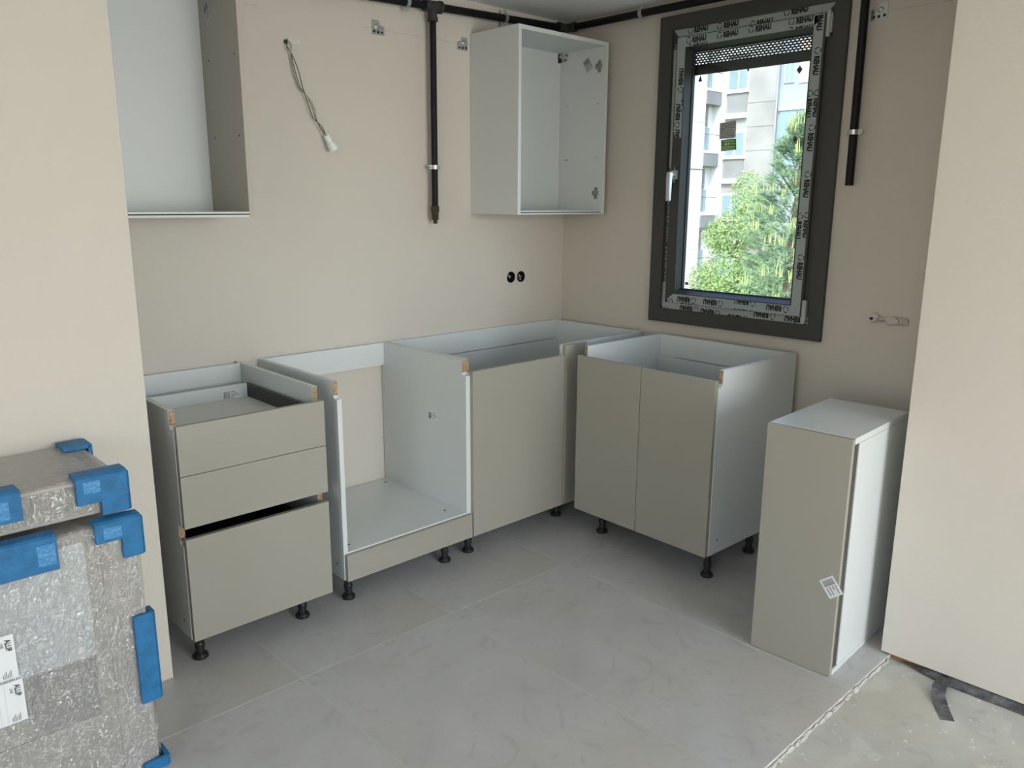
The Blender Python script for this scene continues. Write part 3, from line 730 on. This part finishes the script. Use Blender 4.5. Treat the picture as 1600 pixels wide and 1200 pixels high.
bracket((-.0005, -1.5720, 2.1500), (0, -1, 0), (-1, 0, 0), 'zinc plate half behind the cut pipe right of the window', -1)

# ------------------------------------------------------------------ hanging lamp socket
LS = thing('hanging_lamp_socket', 'white lamp socket dangling on thin wires from a hole in the back wall', 'lamp socket', (-1.56, -.02, 2.05))
LT = [(-1.5600, .02, 2.0480), (-1.5655, -.022, 2.050), (-1.5640, -.026, 2.030), (-1.5511, -.022, 2.0011), (-1.533, -.022, 1.9458), (-1.5173, -.022, 1.8894), (-1.4975, -.026, 1.8513), (-1.4804, -.026, 1.8101), (-1.4683, -.026, 1.7751), (-1.4416, -.028, 1.7456), (-1.4240, -.030, 1.7130)]
def off(dx, dy):
    out = []
    for i, p in enumerate(LT):
        k = 0 if i < 2 or i == len(LT)-1 else math.sin(i*1.1)
        out.append((p[0]+dx*k, p[1]+dy*k, p[2]+.3*dx*k))
    return smoothpts(out, 5)
put('black_wire', tube(NB(), off(-.006, .003), .0016, 6), 'wire_k', LS, world=True)
put('green_wire', tube(NB(), off(.008, .002), .0016, 6), 'wire_g', LS, world=True)
put('white_wire', tube(NB(), off(.003, -.003)[:32], .0015, 6), 'wire_w', LS, world=True)
put('brown_wire', tube(NB(), off(.012, -.004), .0012, 6), 'wire_b', LS, world=True)
dd = Vector((.036, -.006, -.062)).normalized()
put('socket_body', lathe(NB(), [(.009, 0), (.0125, .004), (.013, .030), (.0165, .034), (.0185, .040), (.0195, .064), (.0185, .066), (.0165, .066), (.0160, .045)], (-1.4225, -.030, 1.715), dd, 24), 'pvc', LS, world=True)
put('plaster_tab', BX((-1.552, -.004, 2.0400), (-1.498, -.0002, 2.0640), .0015), 'plaster', LS, world=True)

# ------------------------------------------------------------------ wall boxes
for i, (sx, sz) in enumerate(SOCK):
    s = thing('socket_box', ['open round wiring box, the left one, dark inside', 'open round wiring box, the right one, with pale wires showing'][i], 'wiring box', (sx, 0, sz), 0, 'wiring boxes on the back wall')
    bm = NB(); t = bmesh.new(); n = 28
    rg = [[t.verts.new((sx+r_*math.cos(2*math.pi*k/n), y_, sz+r_*math.sin(2*math.pi*k/n))) for k in range(n)] for r_, y_ in ((.0315, -.0008), (.0285, -.0015), (.0275, .0), (.0270, .045), (.0001, .045))]
    for a_ in range(4):
        for k in range(n): t.faces.new((rg[a_][k], rg[a_][(k+1) % n], rg[a_+1][(k+1) % n], rg[a_+1][k]))
    bmesh.ops.recalc_face_normals(t, faces=t.faces); join(bm, t); put('cup', bm, 'gasket', s, world=True)
    t = bmesh.new(); rg = [[t.verts.new((sx+r_*math.cos(2*math.pi*k/n)*rn.uniform(.98, 1.05), y_, sz+r_*math.sin(2*math.pi*k/n))) for k in range(n)] for r_, y_ in ((.0325, -.0001), (.0315, -.0016), (.0285, -.0016))]
    for a_ in range(2):
        for k in range(n): t.faces.new((rg[a_][k], rg[a_][(k+1) % n], rg[a_+1][(k+1) % n], rg[a_+1][k]))
    put('plaster_rim', t, 'plaster', s, world=True)
    for k in range(3+i):
        rq = random.Random(i*10+k); pts = [(sx+rq.uniform(-.018, .018), .035, sz+rq.uniform(-.018, .018))]
        for _ in range(3): pts.append((sx+rq.uniform(-.017, .017), rq.uniform(.004, .02), sz+rq.uniform(-.018, .018)))
        put('wire', tube(NB(), smoothpts(pts, 4), .0016, 6), ['wire_k', 'greylabel', 'wire_w', 'wire_b'][k % 4], s, world=True)

# ------------------------------------------------------------------ sealed water outlet right of the window
PO = thing('water_outlet_stub', 'lumpy sealed pipe stub in the wall right of the window, low down', 'pipe stub', (0, -1.73, 1.022))
def lump(p, r, seed, amp=.35, m='seal', name='sealant_lump'):
    t = bmesh.new(); bmesh.ops.create_icosphere(t, subdivisions=3, radius=1); q = random.Random(seed)
    ks = [(q.uniform(3, 8), q.uniform(3, 8), q.uniform(3, 8), q.uniform(0, 6)) for _ in range(3)]
    for v in t.verts:
        s_ = sum(math.sin(a*v.co.x+b*v.co.y+c*v.co.z+e) for a, b, c, e in ks)/3; v.co *= 1+amp*s_
        v.co = Vector((v.co.x*r[0], v.co.y*r[1], v.co.z*r[2]))+Vector(p)
    return put(name, t, m, PO, world=True, smooth=True)
lump((-.012, -1.672, 1.026), (.014, .018, .018), 1, .3, 'plaster'); lump((-.008, -1.705, 1.022), (.010, .026, .008), 2)
lump((-.012, -1.742, 1.020), (.014, .026, .016), 3, .35, 'plaster'); lump((-.006, -1.780, 1.022), (.008, .020, .014), 4)
put('outlet_ring', lathe(NB(), [(.013, 0), (.016, .002), (.016, .006), (.012, .008)], (-.001, -1.772, 1.020), (-1, 0, 0), 20), 'seal', PO, world=True)
put('outlet_bore', cyl(NB(), (-.020, -1.669, 1.024), (-.030, -1.668, 1.024), .006, 12), 'gasket', PO, world=True)

# ------------------------------------------------------------------ wrapped packages at the left
def rbox(a, b, bev, cuts=0):
    return abox(NB(), a, b, bev)
K1 = thing('tall_wrapped_package', 'tall cardboard package in clear film with blue foam corners, lower one of the stack', 'package', (-2.97, -.8, 0), 0, 'wrapped packages by the left wall')
X0, X1, Y0, Y1, ZT = -3.40, -2.566, -.980, -.625, .695
put('carton', rbox((X0, Y0+.004, .002), (X1-.003, Y1, ZT-.003), .006), 'card', K1, world=True)
# facing sheet with its cut-out
bm = NB(); ys = Y0+.0035
for (a, b, c, d_) in ((-3.36, .215, -2.842, .668), (-2.842, .372, -2.693, .668), (-2.693, .212, -2.6815, .668), (-3.36, .03, -2.6815, .2125)):
    abox(bm, (a, Y0+.0005, b), (c, ys, d_))
put('facing_sheet', bm, 'card', K1, world=True)
put('white_foil_sheet', BX((-3.36, Y0-.0006, .376), (-2.690, Y0+.0002, .6685), 0), 'sheet', K1, world=True)
put('pocket_board', BX((-2.8415, Y0+.0028, .214), (-2.6935, Y0+.0036, .371), 0), 'carddark', K1, world=True)
put('edge_strip', BX((-2.655, Y0-.0002, .02), (X1-.022, Y0+.004, .672), .001), 'card', K1, world=True)
bm = NB(); t = bmesh.new(); bmesh.ops.create_cube(t, size=1)
bmesh.ops.scale(t, vec=(X1-X0+.004, Y1-Y0+.004, ZT), verts=t.verts); bmesh.ops.translate(t, vec=((X0+X1)/2, (Y0+Y1)/2-.001, ZT/2+.003), verts=t.verts)
bmesh.ops.bevel(t, geom=t.edges[:], offset=.008, segments=2, affect='EDGES'); join(bm, t)
put('stretch_wrap', bm, 'wrap', K1, world=True)
def foam_x(x0, x1, yf, zt, hf, ht, th=.011):
    """L foam along x over a front top edge: hf down the front, ht back over the top"""
    e = .0015
    P = [(yf-e, zt-hf), (yf-e-th, zt-hf), (yf-e-th, zt+e+th*.35), (yf-e-th*.35, zt+e+th), (yf+ht, zt+e+th), (yf+ht, zt+e), (yf-e, zt+e)]
    return prism(NB(), P, 0, x0, x1, .0012)
def foam_z(xr, z0, z1, yf, wf, wsd, th=.011):
    e = .0015
    th += .0007
    P = [(xr-wf, yf-e), (xr-wf, yf-e-th), (xr+e+th*.35, yf-e-th), (xr+e+th, yf-e-th*.35), (xr+e+th, yf+wsd), (xr+e, yf+wsd), (xr+e, yf-e)]
    return prism(NB(), P, 2, z0, z1, .0012)
def tape(parent, a, b): put('tape_patch', BX(a, b, 0), 'foamtape', parent, world=True)
yf1 = Y0-.003
o = put('foam_protector', foam_x(-3.34, -2.7475, yf1, ZT+.002, .073, .03), 'foam', K1, world=True)
tape(o, (-2.79, yf1-.0131, .640), (-2.752, yf1-.0121, .690))
bm = foam_x(-2.6660, X1+.006, yf1, ZT+.002, .040, .03); b2 = foam_z(X1-.002, .605, ZT+.006, yf1, .040, .03); join(bm, b2)
o = put('foam_protector', bm, 'foam', K1, world=True)
tape(o, (-2.648, yf1-.0131, .665), (-2.604, yf1-.0121, .694)); tape(o, (-2.604, yf1-.0131, .612), (-2.573, yf1-.0121, .655))
o = put('foam_protector', foam_z(X1+.004, .201, .444, yf1, .040, .03), 'foam', K1, world=True)
tape(o, (-2.594, yf1-.0131, .385), (-2.572, yf1-.0121, .428)); tape(o, (-2.590, yf1-.0131, .210), (-2.566, yf1-.0121, .262))
put('foam_protector', foam_z(X1+.006, .0, .030, yf1, .055, .05), 'foam', K1, world=True)
# shipping labels
def ship(z0, z1, xr):
    bm = BX((-2.99, Y0-.0045, z0), (xr, Y0-.0038, z1), 0); o = put('shipping_label', bm, 'label', K1, world=True)
    bm = NB(); t3 = lambda u, v: (u, Y0-.0049, v)
    flat(bm, word('ALUP', .03, .75), xr-.019, z1-.010, .0125, -88, t3)
    flat(bm, word('LINE', .01, .75), xr-.028, z1-.016, .006, -88, t3)
    put('printing', bm, 'ink', o, world=True); bm = NB()
    rects(bm, [(xr-.0185+k*.0032-.012, z0+.004, xr-.0185+k*.0032-.0105, z0+.014+.004*(k % 3)) for k in range(6)], t3)
    put('small_print', bm, 'greyink', o, world=True)
    bm = NB(); rects(bm, [(xr-.0385, z0+.001, xr-.0378, z1-.001), (xr-.052, z0+.001, xr-.0513, z1-.001)], t3); put('ruling', bm, 'greylabel', o, world=True)
ship(.3885, .497, -2.8560); ship(.2765, .3815, -2.8500)

K2 = thing('flat_wrapped_package', 'flat film-wrapped cardboard package with blue foam corners lying on top of the tall one', 'package', (-2.95, -.79, .70), 0, 'wrapped packages by the left wall')
Y0, Y1, Z0, Z1, X1 = -.950, -.618, .7145, .808, -2.578
put('carton', rbox((X0, Y0+.004, Z0), (X1-.004, Y1, Z1-.002), .010), 'card', K2, world=True)
put('carton_flap', BX((-2.625, Y0+.03, Z1-.0022), (-2.600, Y1+.005, Z1-.0005), 0), 'carddark', K2, world=True)
bm = NB(); t = bmesh.new(); bmesh.ops.create_grid(t, x_segments=1, y_segments=1, size=.5); t.free()
t = bmesh.new(); bmesh.ops.create_cube(t, size=1); bmesh.ops.scale(t, vec=(X1-X0, Y1-Y0, Z1-Z0+.002), verts=t.verts)
bmesh.ops.translate(t, vec=((X0+X1)/2, (Y0+Y1)/2, (Z0+Z1)/2+.001), verts=t.verts); bmesh.ops.bevel(t, geom=t.edges[:], offset=.012, segments=3, affect='EDGES'); join(bm, t)
put('stretch_wrap', bm, 'wrap', K2, world=True)
yf2 = Y0-.001
o = put('foam_protector', foam_x(-3.0, -2.800, yf2, Z1, .060, .045), 'foam', K2, world=True); tape(o, (-2.86, yf2-.0131, .757), (-2.826, yf2-.0121, .80))
bm = foam_x(-2.688, X1+.006, yf2, Z1, .058, .040); join(bm, foam_z(X1-.002, Z0, Z1+.004, yf2, .056, .035))
o = put('foam_protector', bm, 'foam', K2, world=True); tape(o, (-2.672, yf2-.0131, .777), (-2.628, yf2-.0121, .806))
bm = NB(); prism(bm, [(Y1+.004, Z1-.03), (Y1+.004, Z1+.012), (Y1-.07, Z1+.012), (Y1-.07, Z1+.001), (Y1-.003, Z1+.001), (Y1-.003, Z1-.03)], 0, -2.640, X1+.004, .001)
abox(bm, (X1-.002, Y1-.07, Z1-.035), (X1+.009, Y1+.003, Z1+.011), .001)
put('foam_protector', bm, 'foam', K2, world=True)

# ------------------------------------------------------------------ black membrane strip by the right wall
MB_ = thing('membrane_strip', 'black membrane strip at the foot of the right wall, one end curled onto the screed', 'strip', (-.63, -2.26, -.012))
def ribbon(path, w_, th=.0015):
    """path of (x,y,z) centre points with width vectors"""
    t = bmesh.new(); A_, B_ = [], []
    for p, wv in path:
        p = Vector(p); wv = Vector(wv)
        A_.append((t.verts.new(p-wv), t.verts.new(p+wv))); B_.append((t.verts.new(p-wv+Vector((0, 0, th))), t.verts.new(p+wv+Vector((0, 0, th)))))
    for i in range(len(path)-1):
        t.faces.new((A_[i][0], A_[i+1][0], A_[i+1][1], A_[i][1])); t.faces.new((B_[i][0], B_[i][1], B_[i+1][1], B_[i+1][0]))
        t.faces.new((A_[i][0], B_[i][0], B_[i+1][0], A_[i+1][0])); t.faces.new((A_[i][1], A_[i+1][1], B_[i+1][1], B_[i][1]))
    for k in (0, -1): t.faces.new((A_[k][0], A_[k][1], B_[k][1], B_[k][0]))
    bmesh.ops.recalc_face_normals(t, faces=t.faces); return t
pa = [((-.600, -2.12, -.010), (-.003, 0, .001)), ((-.612, -2.19, -.007), (.008, 0, .004)), ((-.613, -2.25, -.003), (.017, 0, .009)), ((-.610, -2.35, -.001), (.022, .0, .012)), ((-.604, -2.50, .0), (.024, 0, .013)), ((-.59, -2.80, -.001), (.024, 0, .012)), ((-.575, -3.4, -.001), (.024, 0, .012))]
put('laid_length', ribbon(pa, .02), 'strip', MB_, world=True)
pb = [((-.612, -2.285, -.004), (.000, -.018, .0)), ((-.632, -2.270, .004), (-.004, -.020, 0)), ((-.655, -2.262, .006), (.005, -.020, 0)), ((-.685, -2.262, .002), (.009, -.0185, 0)), ((-.720, -2.272, -.006), (.010, -.017, 0)), ((-.770, -2.300, -.011), (.011, -.016, 0)), ((-.822, -2.334, -.0125), (.011, -.0155, 0))]
put('curled_end', ribbon([(Vector(a), Vector(b)) for a, b in pb], .02), 'strip', MB_, world=True)

# ------------------------------------------------------------------ outdoors
g = put('courtyard_ground', BX((.5, -40, -9.2), (90, 90, -9.0), 0), 'grass'); g['kind'] = 'structure'
A1 = thing('white_apartment_block', 'white apartment block with pale stone strip and grey balcony panels, left in the window view', 'building', (34.5, 24, -9))
put('stone_wall', BX((12.0, 22.0, -9), (34.26, 30, 13.0), 0), 'b_stone', A1, world=True)
put('white_wall', BX((34.26, 22.45, -9), (36.08, 30, 13.0), 0), 'b_white', A1, world=True)
put('corner_pier', BX((35.6, 22.0, -9), (36.08, 22.46, 13.0), 0), 'b_white', A1, world=True)
z = -8.6
slabs = [-5.6, -2.36, .86, 4.08, 7.2, 10.4]
for zs in slabs:
    put('floor_slab', BX((34.26, 21.93, zs), (35.64, 22.46, zs+.12), 0), 'b_white', A1, world=True)
    put('balcony_panel', BX((34.27, 21.95, zs-.66), (35.62, 22.02, zs-.01), 0), 'b_grey', A1, world=True)
    wdw = put('window', BX((34.35, 22.40, zs+.13), (35.35, 22.449, zs+2.5), 0), 'b_white', A1, world=True)
    put('window_pane', BX((34.42, 22.38, zs+.2), (34.88, 22.41, zs+1.35), 0), 'b_glass', wdw, world=True)
    put('window_pane', BX((34.95, 22.38, zs+.2), (35.30, 22.41, zs+1.35), 0), 'b_glass', wdw, world=True)
    bm = NB()
    for k in range(14): abox(bm, (34.38, 22.34, zs+1.40+k*.075), (35.05, 22.37, zs+1.445+k*.075))
    o = put('roller_blind', bm, 'b_grey', wdw, world=True); o['kind'] = 'stuff'
    put('railing', tube(NB(), [(34.28, 21.97, zs+.95), (35.6, 21.97, zs+.95)], .02, 6), 'b_line', A1, world=True)
for xw in (14.0, 18.0, 22.0, 26.0, 30.0):
    for zs in slabs:
        wdw = put('window', BX((xw, 21.94, zs+.9), (xw+1.4, 22.0, zs+2.3), 0), 'b_white', A1, world=True)
        put('window_pane', BX((xw+.08, 21.91, zs+.98), (xw+.66, 21.95, zs+2.22), 0), 'b_glass', wdw, world=True)
        put('window_pane', BX((xw+.74, 21.91, zs+.98), (xw+1.32, 21.95, zs+2.22), 0), 'b_glass', wdw, world=True)
for zj in (-3.2, -.9, 1.3, 3.2, 5.6, 8.0): put('stone_joint', BX((12.0, 21.985, zj), (34.26, 22.0, zj+.05), 0), 'b_line' if zj == 3.2 else 'b_white', A1, world=True)
A2 = thing('concrete_apartment_block', 'weathered grey concrete apartment block with windows and a drainpipe, behind the trees', 'building', (40, 17, -9))
put('concrete_wall', BX((36.1, 19.0, -9), (44, 21.99, 13), 0), 'b_conc', A2, world=True)
put('bluish_wall', BX((36.25, 8.0, -9), (44, 19.0, 13), 0), 'b_blue', A2, world=True)
put('upper_peach_wall', BX((36.2, 12.0, 7.35), (36.24, 17.95, 9.3), 0), 'b_peach', A2, world=True)
put('drainpipe', tube(NB(), [(36.02, 18.98, -9), (36.02, 18.98, 13)], .045, 8), 'b_blue', A2, world=True)
for zs in (-5.7, -2.5, .72, 3.95, 7.3, 10.5):
    wdw = put('window', BX((36.03, 20.66, zs), (36.10, 21.90, zs+1.30), 0), 'b_white', A2, world=True)
    put('window_pane', BX((36.0, 20.74, zs+.08), (36.04, 21.20, zs+1.20), 0), 'b_glass', wdw, world=True)
    put('window_pane', BX((36.0, 21.30, zs+.08), (36.04, 21.80, zs+1.20), 0), 'b_glass', wdw, world=True)
    put('window_ledge', BX((35.96, 20.62, zs-.14), (36.1, 21.92, zs-.02), 0), 'b_white', A2, world=True)
    put('spandrel_panel', BX((36.06, 20.70, zs-1.15), (36.10, 21.86, zs-.14), 0), 'b_grey', A2, world=True)
    put('planter_ledge', BX((35.9, 20.66, zs-1.42), (36.1, 21.92, zs-1.16), 0), 'b_white', A2, world=True)
for ys_, zs in ((18.2, 7.42), (17.5, 4.7), (15.6, 7.42), (17.7, 1.4)):
    wdw = put('window', BX((36.18, ys_, zs), (36.25, ys_+.55, zs+1.0), 0), 'b_white', A2, world=True)
    put('window_pane', BX((36.15, ys_+.05, zs+.06), (36.19, ys_+.25, zs+.94), 0), 'b_glass', wdw, world=True)
    put('window_pane', BX((36.15, ys_+.30, zs+.06), (36.19, ys_+.50, zs+.94), 0), 'b_glass', wdw, world=True)
put('window_surround', BX((36.17, 17.6, 3.4), (36.25, 18.85, 6.1), 0), 'b_glass', A2, world=True)
put('ledge', BX((36.1, 17.55, 6.1), (36.25, 18.9, 6.25), 0), 'b_white', A2, world=True)
for zj in (1.2, 2.6, 4.2, 5.4, 6.6): put('render_joint', BX((36.085, 19.0, zj), (36.1, 20.6, zj+.025), 0), 'b_grey', A2, world=True)

def mesh_np(name, V, F, m, parent):
    p = parent
    L = XF[p.name].inverted(); me = bpy.data.meshes.new(name); me.from_pydata([tuple(L @ Vector(v)) for v in V], [], F)
    me.materials.append(M[m]); o = bpy.data.objects.new(name, me); COL.objects.link(o); o.parent = p; o['kind'] = 'stuff'; return o
def leaves(blobs, n, size, seed):
    q = random.Random(seed); V, F = [], []
    wts = [b[1]*b[1] for b in blobs]
    for _ in range(n):
        (c, r, sz) = q.choices(blobs, wts)[0]
        d = Vector((q.gauss(0, 1), q.gauss(0, 1), q.gauss(0, 1))).normalized()
        rr = r*(q.random()**.22)*q.uniform(.86, 1.06)
        p = Vector(c)+Vector((d.x*rr, d.y*rr, d.z*rr*sz))
        nrm = (d+Vector((q.uniform(-1, 1), q.uniform(-1, 1), q.uniform(-.4, 1.2)))).normalized()
        a = nrm.orthogonal().normalized(); a.rotate(Matrix.Rotation(q.uniform(0, 6.28), 3, nrm)); b = nrm.cross(a)
        s = size*q.uniform(.7, 1.3); k = len(V)
        V += [p-a*s, p-b*s*.45, p+a*s+nrm*s*.15, p+b*s*.45]; F.append((k, k+1, k+2, k+3))
    return V, F
def trunk(name, pts, rs, parent): return put(name, tube(NB(), pts, rs, 10), 'bark', parent, world=True, smooth=True)

T1 = thing('broadleaf_tree', 'bright green broadleaf tree filling the lower middle of the window view', 'tree', (22.0, 12.0, -9))
trunk('trunk', [(22, 12.0, -9), (22.1, 12.1, -6), (22, 12.1, -3), (22.1, 12.3, .5)], [.35, .28, .2, .06], T1)
bl = [((21.6, 13.15, -1.3), .7, 1.2), ((21.3, 13.1, -3.2), 1.1, 1.1), ((21.6, 13.0, -2.6), 1.15, 1.1), ((21.9, 12.4, -1.0), 1.1, 1.1), ((22.0, 12.5, .45), .85, 1.1), ((22.2, 12.1, 1.85), .6, 1.3), ((21.8, 12.95, .35), .55, 1.1), ((21.5, 12.9, -4.3), 1.8, 1.0), ((22.0, 11.6, .9), .8, 1.2), ((21.4, 11.3, -1.8), 1.3, 1.2), ((22, 12.3, -5.5), 1.9, .9)]
for i, (a, b) in enumerate([((22, 11.9, -3), (21.7, 12.4, -.6)), ((22, 11.9, -2.2), (21.9, 11.2, .3)), ((22, 11.9, -4), (21.4, 10.7, -2.3))]): trunk('branch', [a, tuple((Vector(a)+Vector(b))/2+Vector((.1, 0, .1))), b], [.12, .07, .03], T1)
V, Fc = leaves(bl, 42000, .055, 3); mesh_np('foliage', V, Fc, 'leaf', T1)

T2 = thing('pine_tree', 'greyish green pine with upright yellow-green shoots at the right of the window view', 'tree', (17.6, 8.1, -9))
trunk('trunk', [(17.7, 7.95, -9), (17.7, 7.95, -5), (17.6, 7.9, 0), (17.6, 7.8, 3.0)], [.3, .24, .14, .04], T2)
q = random.Random(9); V, Fc = [], []; V2, F2 = [], []
tufts = []
for _ in range(1300):
    z = q.uniform(-5.0, 3.7); R_ = min(1.45, .30+(3.95-z)*.42)
    a = q.uniform(0, 2*math.pi); rr = R_*q.random()**.4
    tufts.append(Vector((17.6+math.cos(a)*rr, 7.9+math.sin(a)*rr-.2, z+q.uniform(-.1, .1))))
for p in tufts:
    out = Vector((p.x-17.6, p.y-7.9, .35)).normalized()
    for _ in range(42):
        d = (out*.7+Vector((q.uniform(-1, 1), q.uniform(-1, 1), q.uniform(-.5, 1)))).normalized(); s = q.uniform(.14, .26); w_ = d.orthogonal().normalized()*.011
        b = p+out*q.uniform(-.22, .12); k = len(V); V += [b-w_, b+w_, b+d*s]; Fc.append((k, k+1, k+2))
    if q.random() < .22:
        for _ in range(q.randint(2, 5)):
            b = p+Vector((q.uniform(-.12, .12), q.uniform(-.12, .12), .08)); hgt = q.uniform(.16, .36); k = len(V2); wv = Vector((.55, -.83, 0))*.016
            tip = b+Vector((q.uniform(-.04, .04), q.uniform(-.04, .04), hgt)); V2 += [b-wv, b+wv, tip+wv*.5, tip-wv*.5]; F2.append((k, k+1, k+2, k+3))
mesh_np('needles', V, Fc, 'needle', T2); mesh_np('young_shoots', V2, F2, 'candle', T2)
for i in range(14):
    p = tufts[i*17]; trunk('branch', [(17.6, 7.9, p.z-.5), tuple(p)], [.04, .012], T2)
T3 = thing('background_tree', 'dull green tree low down behind the broadleaf tree', 'tree', (27, 15.2, -9))
trunk('trunk', [(27, 15.2, -9), (27, 15.2, -4)], [.3, .2], T3)
V, Fc = leaves([((27, 15.4, -3.4), 1.7, 1.0), ((27, 14.2, -2.2), 1.3, 1.1), ((26.8, 16.1, -4.8), 1.8, .9), ((27, 13.4, -.6), 1.2, 1.2), ((26.5, 12.4, -1.5), 1.8, 1.1)], 7000, .10, 5); mesh_np('foliage', V, Fc, 'needle', T3)

bpy.context.view_layer.update()
